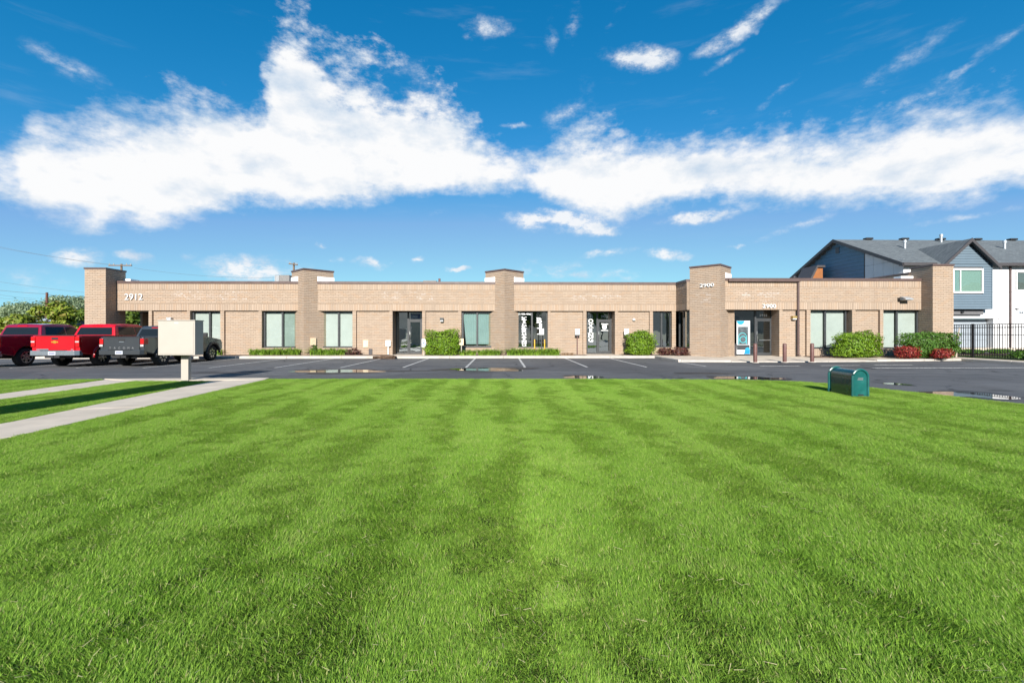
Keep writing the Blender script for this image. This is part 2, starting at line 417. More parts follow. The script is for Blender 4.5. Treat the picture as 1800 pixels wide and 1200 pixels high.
def asphalt_mat():
    m, N, out = newmat('asphalt')
    co = N.n('ShaderNodeNewGeometry').outputs['Position']
    big = N.noise(co, 0.16, 6, 0.6)
    med = N.noise(co, 1.1, 7, 0.65)
    fine = N.noise(co, 130, 3, 0.7)
    st = N.n('ShaderNodeMapping', {'Vector': co})
    st.inputs['Scale'].default_value = (0.12, 0.9, 1)
    streak = N.noise(st.outputs[0], 1.3, 6, 0.6)
    c = N.mix(N.rng(big, 0.35, 0.65), c4((0.074, 0.075, 0.078)), c4((0.116, 0.117, 0.119)))
    c = N.mix(N.rng(streak, 0.52, 0.75, 0, 0.7), c, c4((0.165, 0.164, 0.165)))
    c = N.mix(N.rng(med, 0.5, 0.8, 0, 0.55), c, c4((0.048, 0.048, 0.051)))
    c = N.mix(N.rng(fine, 0.55, 0.75, 0, 0.5), c, c4((0.16, 0.155, 0.15)))
    dv = N.n('ShaderNodeVectorMath', {0: co, 1: N.vmul(N.n('ShaderNodeTexNoise', {'Vector': co, 'Scale': 1.4, 'Detail': 5}).outputs['Color'], (0.9, 0.9, 0))}, operation='ADD').outputs[0]
    vo = N.n('ShaderNodeTexVoronoi', {'Vector': dv, 'Scale': 0.34}, feature='DISTANCE_TO_EDGE').outputs['Distance']
    crack = N.m('MULTIPLY', N.rng(vo, 0.0, 0.014, 1, 0), N.rng(N.noise(co, 0.3, 2), 0.42, 0.56))
    c = N.mix(N.m('MULTIPLY', crack, 0.85), c, c4((0.010, 0.010, 0.011)))
    pt = N.n('ShaderNodeTexVoronoi', {'Vector': co, 'Scale': 0.16}).outputs['Color']
    c = N.mix(N.rng(N.n('ShaderNodeSeparateColor', {0: pt}).outputs[0], 0.7, 0.72, 0, 0.35), c, c4((0.045, 0.045, 0.048)))
    oil = N.rng(N.noise(co, 0.9, 2, 0.4), 0.68, 0.76, 0, 0.6)
    c = N.mix(oil, c, c4((0.022, 0.021, 0.021)))
    rough = N.rng(med, 0.3, 0.7, 0.72, 0.9)
    bp = N.n('ShaderNodeBump', {'Strength': 0.6, 'Distance': 0.008, 'Height': N.m('SUBTRACT', fine, N.m('MULTIPLY', crack, 2.0))})
    b = N.n('ShaderNodeBsdfPrincipled', {'Base Color': c, 'Roughness': rough, 'Normal': bp.outputs[0], 'Specular IOR Level': 0.3})
    N.t.links.new(b.outputs[0], out.inputs[0])
    return m


def paint_mat():
    m, N, out = newmat('worn_line_paint')
    co = N.n('ShaderNodeNewGeometry').outputs['Position']
    w = N.rng(N.noise(co, 14, 6, 0.7), 0.40, 0.62, 0, 0.75, smooth=True)
    w = N.m('MAXIMUM', w, N.rng(N.noise(co, 1.2, 3), 0.5, 0.8, 0, 0.8))
    c = N.mix(w, c4((0.60, 0.59, 0.56)), c4((0.10, 0.10, 0.10)))
    b = N.n('ShaderNodeBsdfPrincipled', {'Base Color': c, 'Roughness': 0.75})
    N.t.links.new(b.outputs[0], out.inputs[0])
    return m


def puddle_mat():
    m, N, out = newmat('puddle_water')
    co = N.n('ShaderNodeNewGeometry').outputs['Position']
    bp = N.n('ShaderNodeBump', {'Strength': 0.03, 'Distance': 0.01, 'Height': N.noise(co, 6, 2)})
    b = N.n('ShaderNodeBsdfPrincipled', {'Base Color': (0.014, 0.013, 0.011, 1), 'Roughness': 0.015, 'IOR': 1.33, 'Specular IOR Level': 0.9, 'Normal': bp.outputs[0]})
    N.t.links.new(b.outputs[0], out.inputs[0])
    return m


def damp_mat():
    m, N, out = newmat('damp_asphalt')
    co = N.n('ShaderNodeNewGeometry').outputs['Position']
    c = N.mix(N.rng(N.noise(co, 5, 6, 0.65), 0.35, 0.65), c4((0.016, 0.015, 0.014)), c4((0.040, 0.034, 0.028)))
    bp = N.n('ShaderNodeBump', {'Strength': 0.4, 'Distance': 0.006, 'Height': N.noise(co, 90, 3)})
    b = N.n('ShaderNodeBsdfPrincipled', {'Base Color': c, 'Roughness': 0.55, 'Normal': bp.outputs[0]})
    N.t.links.new(b.outputs[0], out.inputs[0])
    return m


def lawn_mat(name='lawn_thatch', a=(0.030, 0.052, 0.010), b=(0.060, 0.085, 0.016)):
    m, N, out = newmat(name)
    co = N.n('ShaderNodeNewGeometry').outputs['Position']
    c = N.mix(N.rng(N.noise(co, 30, 6, 0.7), 0.3, 0.7), c4(a), c4(b))
    bp = N.n('ShaderNodeBump', {'Strength': 1.0, 'Distance': 0.03, 'Height': N.noise(co, 80, 4, 0.7)})
    b_ = N.n('ShaderNodeBsdfPrincipled', {'Base Color': c, 'Roughness': 0.95, 'Normal': bp.outputs[0], 'Specular IOR Level': 0.1})
    N.t.links.new(b_.outputs[0], out.inputs[0])
    return m


def grass_mat():
    m, N, out = newmat('grass_blades')
    r = N.n('ShaderNodeAttribute', attribute_name='rnd').outputs['Fac']
    pos = N.n('ShaderNodeNewGeometry').outputs['Position']
    big = N.rng(N.noise(pos, 0.55, 4, 0.6), 0.32, 0.68)
    med = N.rng(N.noise(pos, 2.6, 5, 0.65), 0.3, 0.7)
    deep, mid, yel = (0.032, 0.130, 0.010), (0.305, 0.490, 0.060), (0.390, 0.500, 0.115)
    c = N.mix(r, c4(deep), c4(mid))
    c = N.mix(N.m('MULTIPLY', big, 0.26), c, c4(yel))
    c = N.mix(N.m('MULTIPLY', med, 0.35), c, c4((0.200, 0.370, 0.036)))
    straw = N.rng(N.m('FRACT', N.m('MULTIPLY', r, 23.1)), 0.93, 0.94, 0, 0.7)
    patch = N.rng(N.noise(pos, 1.1, 3, 0.6), 0.63, 0.74, 0, 0.45)
    c = N.mix(N.m('MAXIMUM', straw, N.m('MULTIPLY', patch, N.rng(r, 0.4, 1.0))), c, c4((0.52, 0.46, 0.22)))
    p = N.n('ShaderNodeBsdfPrincipled', {'Base Color': c, 'Roughness': 0.5, 'Specular IOR Level': 0.14})
    tl = N.n('ShaderNodeBsdfTranslucent', {0: N.mix(0.35, c, c4((0.25, 0.40, 0.02)))})
    mx = N.n('ShaderNodeMixShader', {0: 0.32, 1: p.outputs[0], 2: tl.outputs[0]})
    N.t.links.new(mx.outputs[0], out.inputs[0])
    return m


def shingle_mat():
    m, N, out = newmat('asphalt_shingles')
    co = N.n('ShaderNodeTexCoord').outputs['Object']
    bk = N.n('ShaderNodeTexBrick', {'Vector': co, 'Scale': 1.0, 'Brick Width': 0.32, 'Row Height': 0.14, 'Mortar Size': 0.006,
                                   'Color1': (0.085, 0.098, 0.105, 1), 'Color2': (0.145, 0.165, 0.172, 1), 'Mortar': (0.05, 0.055, 0.06, 1)})
    c = N.mix(N.rng(N.noise(co, 2.5, 6, 0.7), 0.3, 0.7, 0, 0.6), bk.outputs['Color'], c4((0.12, 0.135, 0.145)))
    b = N.n('ShaderNodeBsdfPrincipled', {'Base Color': c, 'Roughness': 0.9, 'Specular IOR Level': 0.2})
    N.t.links.new(b.outputs[0], out.inputs[0])
    return m


M['asphalt'] = asphalt_mat()
M['paint'] = paint_mat()
M['puddle'] = puddle_mat()
M['damp'] = damp_mat()
M['lawn'] = lawn_mat()
M['grass'] = grass_mat()
M['shingle'] = shingle_mat()
M['clipping'] = leaf_mat('dry_clippings', (0.30, 0.32, 0.12), (0.62, 0.55, 0.30), None, 0.2)
M['ground'] = mat('far_ground', (0.10, 0.10, 0.055), 0.95, var=0.35, scale=0.05)
M['mountain'] = mat('mountain_scrub', (0.11, 0.12, 0.10), 0.95, var=0.3, scale=0.002)

# ------------------------------------------------------------------ objects
LOC = {}


def obj(name, me, parent=None, kind=None, label=None, cat=None, group=None):
    o = bpy.data.objects.new(name, me)
    COL.objects.link(o)
    if parent is not None:
        o.parent = parent
    if kind:
        o['kind'] = kind
    if label:
        o['label'] = label
    if cat:
        o['category'] = cat
    if group:
        o['group'] = group
    return o


def thing(name, label, cat, loc=(0, 0, 0), rot=0.0, group=None):
    o = obj(name, None, None, None, label, cat, group)
    o.empty_display_size = 0.2
    o.location = loc
    o.rotation_euler = (0, 0, rot)
    return o


def world_mx(o):
    m = Matrix.Identity(4)
    while o is not None:
        m = (Matrix.Translation(o.location) @ o.rotation_euler.to_matrix().to_4x4()) @ m
        o = o.parent
    return m


class MB:
    """collects faces, builds one mesh object"""

    def __init__(self):
        self.v, self.f, self.r, self.q = [], [], [], []

    def face(self, pts, r=0.5, q=0.0):
        b = len(self.v)
        self.v.extend([tuple(p) for p in pts])
        self.f.append(tuple(range(b, b + len(pts))))
        self.r.append(r)
        self.q.append(q)

    def add(self, vs, fs, r=0.5):
        b = len(self.v)
        self.v.extend([tuple(p) for p in vs])
        for f in fs:
            self.f.append(tuple(i + b for i in f))
            self.r.append(r)
            self.q.append(0.0)

    def box(self, x0, x1, y0, y1, z0, z1, mx=None):
        vs = [Vector((x, y, z)) for x in (x0, x1) for y in (y0, y1) for z in (z0, z1)]
        if mx is not None:
            vs = [mx @ p for p in vs]
        self.add(vs, [(0, 1, 3, 2), (4, 6, 7, 5), (0, 4, 5, 1), (2, 3, 7, 6), (0, 2, 6, 4), (1, 5, 7, 3)])
        return self

    def prism(self, poly, z0, z1):
        n = len(poly)
        vs = [(p[0], p[1], z0) for p in poly] + [(p[0], p[1], z1) for p in poly]
        fs = [tuple(range(n - 1, -1, -1)), tuple(range(n, 2 * n))]
        fs += [(i, (i + 1) % n, n + (i + 1) % n, n + i) for i in range(n)]
        self.add(vs, fs)
        return self

    def extrude_x(self, poly, x0, x1, fx=None):
        """poly of (y, z) run from x0 to x1; fx(y, z) scales x"""
        n = len(poly)
        g = fx or (lambda y, z: 1.0)
        vs = [(x0 * g(*p), p[0], p[1]) for p in poly] + [(x1 * g(*p), p[0], p[1]) for p in poly]
        fs = [tuple(range(n)), tuple(range(2 * n - 1, n - 1, -1))]
        fs += [(i, n + i, n + (i + 1) % n, (i + 1) % n) for i in range(n)]
        self.add(vs, fs)
        return self

    def tube(self, pts, rad, seg=8, cap=True):
        pts = [Vector(p) for p in pts]
        rads = rad if isinstance(rad, (list, tuple)) else [rad] * len(pts)
        vs, fs = [], []
        for i, p in enumerate(pts):
            a = pts[max(0, i - 1)]
            c = pts[min(len(pts) - 1, i + 1)]
            t = (c - a).normalized()
            ref = Vector((0, 0, 1)) if abs(t.z) < 0.95 else Vector((1, 0, 0))
            s = t.cross(ref).normalized()
            u = s.cross(t).normalized()
            for k in range(seg):
                an = 2 * math.pi * k / seg
                vs.append(p + (s * math.cos(an) + u * math.sin(an)) * rads[i])
        for i in range(len(pts) - 1):
            for k in range(seg):
                k2 = (k + 1) % seg
                fs.append((i * seg + k, i * seg + k2, (i + 1) * seg + k2, (i + 1) * seg + k))
        if cap:
            fs.append(tuple(range(seg - 1, -1, -1)))
            fs.append(tuple((len(pts) - 1) * seg + k for k in range(seg)))
        self.add(vs, fs)
        return self

    def lathe_x(self, prof, seg=28, cx=0, cy=0, cz=0):
        """prof of (x, r) turned round the x axis"""
        n = len(prof)
        vs, fs = [], []
        for k in range(seg):
            a = 2 * math.pi * k / seg
            for (x, r) in prof:
                vs.append((cx + x, cy + r * math.cos(a), cz + r * math.sin(a)))
        for k in range(seg):
            k2 = (k + 1) % seg
            for i in range(n - 1):
                fs.append((k * n + i, k * n + i + 1, k2 * n + i + 1, k2 * n + i))
        self.add(vs, fs)
        return self

    def build(self, name, m, parent=None, world=False, smooth=False, bevel=0.0, seg=2, **kw):
        vs = self.v
        if world and parent is not None:
            inv = world_mx(parent).inverted()
            vs = [tuple(inv @ Vector(p)) for p in vs]
        me = bpy.data.meshes.new(name)
        me.from_pydata(vs, [], self.f)
        me.materials.append(m)
        a = me.attributes.new('rnd', 'FLOAT', 'FACE')
        a.data.foreach_set('value', self.r)
        if any(self.q):
            a = me.attributes.new('res', 'FLOAT', 'FACE')
            a.data.foreach_set('value', self.q)
        if smooth or bevel:
            me.polygons.foreach_set('use_smooth', [True] * len(me.polygons))
        if smooth and not bevel:
            me.set_sharp_from_angle(angle=R(38))
        o = obj(name, me, parent, **kw)
        if bevel:
            md = o.modifiers.new('bevel', 'BEVEL')
            md.width = bevel
            md.segments = seg
            md.limit_method = 'ANGLE'
            md.angle_limit = R(32)
            md.harden_normals = True
        return o


def quad_mesh(name, P, rnd, m, parent=None, **kw):
    """numpy (n,4,3) quads to one mesh with a per-face random"""
    n = P.shape[0]
    me = bpy.data.meshes.new(name)
    me.vertices.add(n * 4)
    me.vertices.foreach_set('co', P.astype(np.float32).ravel())
    me.loops.add(n * 4)
    me.loops.foreach_set('vertex_index', np.arange(n * 4, dtype=np.int32))
    me.polygons.add(n)
    me.polygons.foreach_set('loop_start', np.arange(0, n * 4, 4, dtype=np.int32))
    me.polygons.foreach_set('loop_total', np.full(n, 4, dtype=np.int32))
    a = me.attributes.new('rnd', 'FLOAT', 'FACE')
    a.data.foreach_set('value', rnd.astype(np.float32))
    me.materials.append(m)
    me.update()
    if kw.pop('mesh_only', False):
        return me
    return obj(name, me, parent, **kw)


# pixel of the 1800x1200 photograph to places in the world
def ratio(x):
    u = (x - 900) / FPX
    return (cs * u + sn) / (cs - sn * u)


def fx(x, Y):
    return ratio(x) * Y


def dep(x, Y):
    return Y / (cs - sn * (x - 900) / FPX)


def fz(x, y, Y):
    return CH - (y - HY) / FPX * dep(x, Y)


def G(x, y, z=0.0):
    D = (CH - z) * FPX / (y - HY)
    X = (x - 900) / FPX * D
    return (cs * X + sn * D, -sn * X + cs * D)


def at(x, D, y=None, z=None):
    X = (x - 900) / FPX * D
    return Vector((cs * X + sn * D, -sn * X + cs * D, z if z is not None else CH - (y - HY) / FPX * D))


# ------------------------------------------------------------------ brickwork
CH_B, L_B, J = 0.1016, 0.305, 0.019
RES = []   # world boxes (x0, x1, z0, z1) where old sign glue has bleached the bricks


def fill(mb, o, u, n, L, z0, z1, soldier=False, zoff=0.13, aoff=0.0):
    """lay bricks with real joints over a rectangle: o start, u along, n outward"""
    o, u, n = Vector(o), Vector(u), Vector(n)
    p = 0.014

    def brick(a, b, c, d):
        if b - a < 0.02 or d - c < 0.02:
            return
        pr = p + random.uniform(-0.002, 0.002)
        P = [o + u * a, o + u * b]
        w = []
        for out in (0, 1):
            for q, zz in ((P[0], c), (P[1], c), (P[1], d), (P[0], d)):
                v = q - n * (p - pr * out)
                w.append((v.x, v.y, zz))
        r = random.random()
        mid = (P[0] + P[1]) * 0.5
        q = 0.0
        for (xa, xb, za, zb) in RES:
            if xa < mid.x < xb and za < c < zb:
                q = random.choice((0, 0, 0.4, 0.8))
        base = len(mb.v)
        mb.v.extend(w)
        for f in ((4, 5, 6, 7), (0, 1, 5, 4), (1, 2, 6, 5), (2, 3, 7, 6), (3, 0, 4, 7)):
            mb.f.append(tuple(base + i for i in f))
            mb.r.append(r)
            mb.q.append(q)

    if soldier:
        k = max(1, round(L / CH_B))
        s = L / k
        for i in range(k):
            brick(i * s + 0.007, (i + 1) * s - 0.007, z0 + 0.008, z1 - 0.008)
        return
    k0 = math.floor((z0 - zoff) / CH_B + 0.01)
    z = zoff + k0 * CH_B
    k = k0
    while z < z1 - 0.01:
        a = -aoff - (L_B / 2 if k % 2 else 0)
        while a < L:
            brick(max(a, 0) + 0.0045, min(a + L_B, L) - 0.0045, max(z, z0) + 0.011, min(z + CH_B, z1) - 0.011)
            a += L_B
        z += CH_B
        k += 1


GROUND_Z = 0.13
HEAD, SILL = 2.81, 0.56
F, FD = 28.0, 25.7
building = thing('office_building', 'long single-storey tan brick office building with square brick piers and dark windows', 'building', (0, 28, 0))


def wall_part(name, boxes, fills, parent=None, mats=('mortar', 'brick')):
    """mortar core boxes with a brick skin as its sub-part"""
    a = MB()
    for b in boxes:
        a.box(*b)
    w = a.build(name, M[mats[0]], building if parent is None else parent, world=True)
    s = MB()
    for f in fills:
        fill(s, *f[0], **f[1])
    s.build('brick', M[mats[1]], w, world=True, kind='stuff')
    return w


g = 0.014  # skin depth
Z1, Z2, Z3, ZT = 3.22, 4.07, 4.45, 4.60


def band(x0, x1, Y, zb=HEAD, face=(0, -1, 0), u=(1, 0, 0)):
    """the tall brick fascia above the openings: soldier, running, soldier"""
    wall_part('wall', [(x0, x1, Y + g, Y + 0.55, zb + 0.003, Z3)],
              [(((x0, Y, 0), u, face, x1 - x0, zb, Z1), dict(soldier=True)),
               (((x0, Y, 0), u, face, x1 - x0, Z1, Z2), {}),
               (((x0, Y, 0), u, face, x1 - x0, Z2 + 0.012, Z3), dict(soldier=True))])


XL = fx(205, F)              # left end of the fascia
XP0 = fx(261, F)
XR1 = fx(1188, F)
for a, b, z0, z1 in ((292, 430, 3.45, 3.98), (672, 765, 3.4, 3.95), (1000, 1090, 3.4, 3.8)):
    RES.append((fx(a, F), fx(b, F), z0, z1))
RES.append((fx(1222, 25.9), fx(1241, 25.9), 3.15, 3.75))
RES.append((fx(1341, FD), fx(1350, FD), 3.2, 3.7))
RES.append((fx(1300, FD), fx(1380, FD), 3.4, 3.7))
band(XL, XR1 + 0.02, F)

# pilasters, flush with the fascia
PIL = [(261, 267), (328, 334), (387, 394), (454, 460), (619.5, 626), (684, 690), (742, 748), (805, 811), (963, 968), (1025, 1031), (1081, 1087),
       (1142, 1148), (1181, 1188)]
PILD = [(1370, 1376), (1418, 1425), (1498, 1504), (1547, 1553)]


def pilaster(a, b, Y, depth):
    x0, x1 = fx(a, Y), fx(b, Y)
    wall_part('pilaster', [(x0 + g, x1 - g, Y + g, Y + depth, 0.05, HEAD)],
              [(((x0, Y, 0), (1, 0, 0), (0, -1, 0), x1 - x0, GROUND_Z, HEAD), {}),
               (((x0, Y + depth, 0), (0, -1, 0), (-1, 0, 0), depth, GROUND_Z, HEAD), {}),
               (((x1, Y, 0), (0, 1, 0), (1, 0, 0), depth, GROUND_Z, HEAD), {})])


for a, b in PIL:
    pilaster(a, b, F, 1.0 if (a, b) in ((684, 690), (742, 748), (1025, 1031), (1081, 1087)) else 0.5)
for a, b in PILD:
    pilaster(a, b, FD, 0.9 if a == 1370 else 0.5)


def panel(a, b, Y):
    """a recessed brick panel between two pilasters"""
    x0, x1 = fx(a, Y) + 0.002, fx(b, Y) - 0.002
    y = Y + 0.13
    wall_part('wall_panel', [(x0, x1, y + g, y + 0.3, 0.05, HEAD)],
              [(((x0, y, 0), (1, 0, 0), (0, -1, 0), x1 - x0, GROUND_Z, HEAD - 0.003), {})])


for a, b in ((267, 328), (394, 454), (626, 684), (748, 805), (968, 1025), (1087, 1142)):
    panel(a, b, F)
for a, b in ((1376, 1418), (1504, 1547)):
    panel(a, b, FD)


def pane(x0, x1, y, z0, z1, m, parent):
    mb = MB()
    mb.face([(x0, y, z0), (x1, y, z0), (x1, y, z1), (x0, y, z1)])
    mb.face([(x0, y + 0.006, z0), (x0, y + 0.006, z1), (x1, y + 0.006, z1), (x1, y + 0.006, z0)])
    return mb.build('pane', M[m], parent, world=True)


def window(x0, x1, Y, z0=SILL, z1=HEAD, mull=(), kind='blind', glass='glass', fw=0.07, wide_left=0.0, parent=None):
    """aluminium frame, panes and what hangs behind them"""
    y = Y + 0.22
    f = MB()
    f.box(x0, x0 + fw + wide_left, y, y + 0.10, z0, z1)
    f.box(x1 - fw, x1, y, y + 0.10, z0, z1)
    f.box(x0 + fw + wide_left, x1 - fw, y, y + 0.10, z1 - fw, z1)
    f.box(x0 + fw + wide_left, x1 - fw, y, y + 0.10, z0, z0 + fw)
    xs = [x0 + fw + wide_left]
    for m_ in mull:
        f.box(m_ - 0.05, m_ + 0.05, y - 0.004, y + 0.096, z0 + fw, z1 - fw)
        xs += [m_ - 0.05, m_ + 0.05]
    xs.append(x1 - fw)
    w = f.build('window', M['bronze'], building if parent is None else parent, world=True)
    kinds = kind if isinstance(kind, (list, tuple)) else [kind] * (len(xs) // 2)
    for i in range(0, len(xs), 2):
        k = kinds[i // 2]
        pane(xs[i], xs[i + 1], y + 0.05, z0 + fw, z1 - fw, glass, w)
        if k in ('blind', 'blind_dim'):
            s = MB()
            a, b = xs[i] + 0.01, xs[i + 1] - 0.01
            zz = z0 + fw + 0.01
            while zz < z1 - fw - 0.01:
                s.face([(a, y + 0.135, zz), (b, y + 0.135, zz), (b, y + 0.150, zz + 0.052), (a, y + 0.150, zz + 0.052)])
                zz += 0.05
            s.build('blind', M[k], w, world=True, kind='stuff')
    return w


def sillwall(x0, x1, Y, soldier=False):
    wall_part('wall_panel', [(x0, x1, Y + g, Y + 0.5, 0.05, SILL)],
              [(((x0, Y, 0), (1, 0, 0), (0, -1, 0), x1 - x0, GROUND_Z, SILL - 0.002), dict(soldier=soldier))])
    s = MB().box(x0, x1, Y + 0.2, Y + 0.5, SILL - 0.001, SILL + 0.012)
    s.build('sill', M['bronze'], building, world=True)


X = lambda p, Y=F: fx(p, Y)
window(X(334), X(387), F, mull=[X(364.5)], kind='blind', wide_left=0.02)
window(X(460), X(524), F, mull=[X(493.5)], kind=['blind', 'blind_dim'], wide_left=0.03)
window(X(558) - 0.3, X(619.5), F, mull=[X(593)], kind='blind', wide_left=0.36)
w_cur = window(X(811), X(869) + 0.1, F, mull=[X(838.5)], kind='none', glass='glass', fw=0.11)
w_gym = window(X(904) - 0.2, X(963), F, mull=[X(935.5)], kind='none', glass='dark_glass', fw=0.06, wide_left=0.2)
window(X(1148), X(1181), F, mull=[X(1165)], kind='none', glass='mirror_glass', fw=0.05)
for a, b in ((334, 387), (460, 528), (553, 619.5), (811, 873), (900, 963), (1148, 1181)):
    sillwall(X(a), X(b), F)
XD = lambda p: fx(p, FD)
window(XD(1425), XD(1493), FD, mull=[XD(1455.5)], kind='blind')
window(XD(1553), XD(1620), FD, mull=[XD(1582.5)], kind='blind')
sillwall(XD(1425), XD(1498), FD, True)
sillwall(XD(1553), XD(1620), FD, True)
# curtains, two hanging cloths that narrow towards the floor
for (a0, a1, b0, b1) in ((813.5, 837.5, 818.5, 837.5), (840, 860.5, 840, 858.5)):
    c = MB()
    n = 26
    yb = F + 0.36
    row = []
    for k in range(n + 1):
        t = k / n
        yy = yb + 0.02 * math.sin(t * 34)
        row.append(((X(a0) + (X(a1) - X(a0)) * t, yy, HEAD - 0.12), (X(b0) + (X(b1) - X(b0)) * t, yy, SILL + 0.20)))
    for k in range(n):
        c.face([row[k][1], row[k + 1][1], row[k + 1][0], row[k][0]])
    c.build('curtain', M['curtain'], w_cur, world=True)


def text_mesh(body, bold=0.0, ext=0.0):
    cu = bpy.data.curves.new('t', 'FONT')
    cu.body = body
    cu.offset = bold
    cu.extrude = ext
    cu.resolution_u = 3
    o = bpy.data.objects.new('t', cu)
    COL.objects.link(o)
    bpy.context.view_layer.update()
    me = bpy.data.meshes.new_from_object(o.evaluated_get(bpy.context.evaluated_depsgraph_get()))
    bpy.data.objects.remove(o)
    return me


def lettering(name, body, x0, x1, z0, z1, y, m, parent, bold=0.0, depth=0.004, ang=0.0, serif=False):
    """write body into the rectangle x0..x1, z0..z1 of the plane y, facing the street"""
    me = text_mesh(body, bold, 0.02)
    n = len(me.vertices)
    co = np.empty(n * 3, np.float32)
    me.vertices.foreach_get('co', co)
    co = co.reshape(-1, 3)
    lo, hi = co.min(0), co.max(0)
    s = (co - lo) / np.maximum(hi - lo, 1e-6)
    cx, cz = (x0 + x1) / 2, (z0 + z1) / 2
    lx = (s[:, 0] - 0.5) * (x1 - x0)
    ly = (0.5 - s[:, 2]) * depth - depth * 0.5
    lz = (s[:, 1] - 0.5) * (z1 - z0)
    P = np.stack([cx + lx * math.cos(ang) - ly * math.sin(ang), y + lx * math.sin(ang) + ly * math.cos(ang), cz + lz], 1)
    inv = world_mx(parent).inverted()
    P = np.array([inv @ Vector(p) for p in P], np.float32)
    me.vertices.foreach_set('co', P.ravel())
    me.materials.clear()
    me.materials.append(m)
    me.update()
    return obj(name, me, parent)


yg = F + 0.22 + 0.05 - 0.003
lettering('phone_lettering', '801-906-4062', X(908.6), X(934.3), fz(920, 553.2, F), fz(920, 549.6, F), yg, M['vinyl'], w_gym, 0.015)


def column_text(name, word, xa, xb, ya, yb, y, m, parent, last=None):
    n = len(word)
    h = (yb - ya) / n
    for i, ch in enumerate(word):
        mm = last if (last and i == 0) else m
        wi = 0.5 if ch == 'I' else 1.0
        xm, hw = (xa + xb) / 2, (xb - xa) / 2 * wi
        o = lettering(name, ch, X(xm - hw), X(xm + hw), fz(xm, ya + (i + 0.94) * h, F), fz(xm, ya + (i + 0.06) * h, F), y, mm, parent, 0.012)
        # slab serifs, small feet at top and bottom of upright strokes
        if ch in 'KXINBJ':
            s = MB()
            for yy in (ya + (i + 0.06) * h, ya + (i + 0.94) * h):
                zc = fz(xm, yy, F)
                for sx in ((-1, 1) if ch in 'KXN' else ((-1,) if ch == 'B' else (0.4,) if ch == 'J' else (0,))):
                    if ch == 'J' and yy > ya + (i + 0.5) * h:
                        continue
                    xc = X(xm + sx * hw * 0.8)
                    s.box(xc - 0.055, xc + 0.055, y - 0.003, y, zc - 0.014, zc + 0.014)
            if s.v:
                s.build('letter_serif', mm, o, world=True, kind='stuff')


column_text('window_letter', 'KICKBOXING', 917.9, 925.4, 556.8, 609.0, yg, M['vinyl'], w_gym)
column_text('window_letter', 'BJJ', 944.3, 953.2, 557.6, 588.2, yg, M['vinyl'], w_gym)


def door_unit(a, b, mid, right, Y, back, glass, doorglass, text=None):
    """a recessed shop door: sidelight, door leaf, transom over it"""
    y = Y + back
    x0, x1, xm = fx(a, y), fx(b, y), fx(mid, y)
    zb, zt, ztr = GROUND_Z + 0.01, HEAD, 2.28
    f = MB()
    fw = 0.06
    for xa, xb in ((x0, x0 + fw), (xm - 0.05, xm + 0.05), (x1 - fw, x1)):
        f.box(xa, xb, y, y + 0.12, zb, zt)
    f.box(x0 + fw, x1 - fw, y + 0.003, y + 0.117, zt - fw, zt - 0.001)
    f.box(xm + 0.05, x1 - fw, y + 0.003, y + 0.117, ztr - 0.04, ztr + 0.04)
    f.box(x0 + fw, xm - 0.05, y + 0.003, y + 0.117, zb + 0.001, zb + 0.09)
    fr = f.build('window', M['bronze'], building, world=True)
    s = pane(x0 + fw, xm - 0.05, y + 0.05, zb + 0.09, zt - fw, glass, fr)
    pane(xm + 0.05, x1 - fw, y + 0.05, ztr + 0.04, zt - fw, glass, fr)
    d = MB()
    dx0, dx1 = xm + 0.055, x1 - fw - 0.005
    d.box(dx0, dx0 + 0.075, y + 0.01, y + 0.06, zb + 0.01, ztr - 0.045)
    d.box(dx1 - 0.075, dx1, y + 0.01, y + 0.06, zb + 0.01, ztr - 0.045)
    d.box(dx0 + 0.075, dx1 - 0.075, y + 0.012, y + 0.058, ztr - 0.13, ztr - 0.046)
    d.box(dx0 + 0.075, dx1 - 0.075, y + 0.012, y + 0.058, zb + 0.01, zb + 0.17)
    dr = d.build('door', M['bronze'], building, world=True)
    pane(dx0 + 0.075, dx1 - 0.075, y + 0.035, zb + 0.17, ztr - 0.13, doorglass, dr)
    h = MB()
    hx = dx0 + 0.04
    h.tube([(hx, y + 0.01, 0.98), (hx, y - 0.05, 0.98), (hx, y - 0.05, 1.28), (hx, y + 0.01, 1.28)], 0.014, 6)
    h.box(hx - 0.02, hx + 0.02, y + 0.004, y + 0.009, 1.36, 1.56)
    h.build('handle', M['steel'], dr, world=True)
    return fr, dr, (x0, xm, x1, y)


fr1, dr1, e1 = door_unit(696, 742.5, 717.6, True, F, 0.88, 'mirror_glass', 'mirror_glass')
fr2, dr2, e2 = door_unit(1031.5, 1075, 1050, True, F, 0.88, 'mirror_glass', 'mirror_glass')
frd, drd, ed = door_unit(1285, 1357.5, 1328, True, FD, 0.76, 'dark_glass', 'dark_glass')
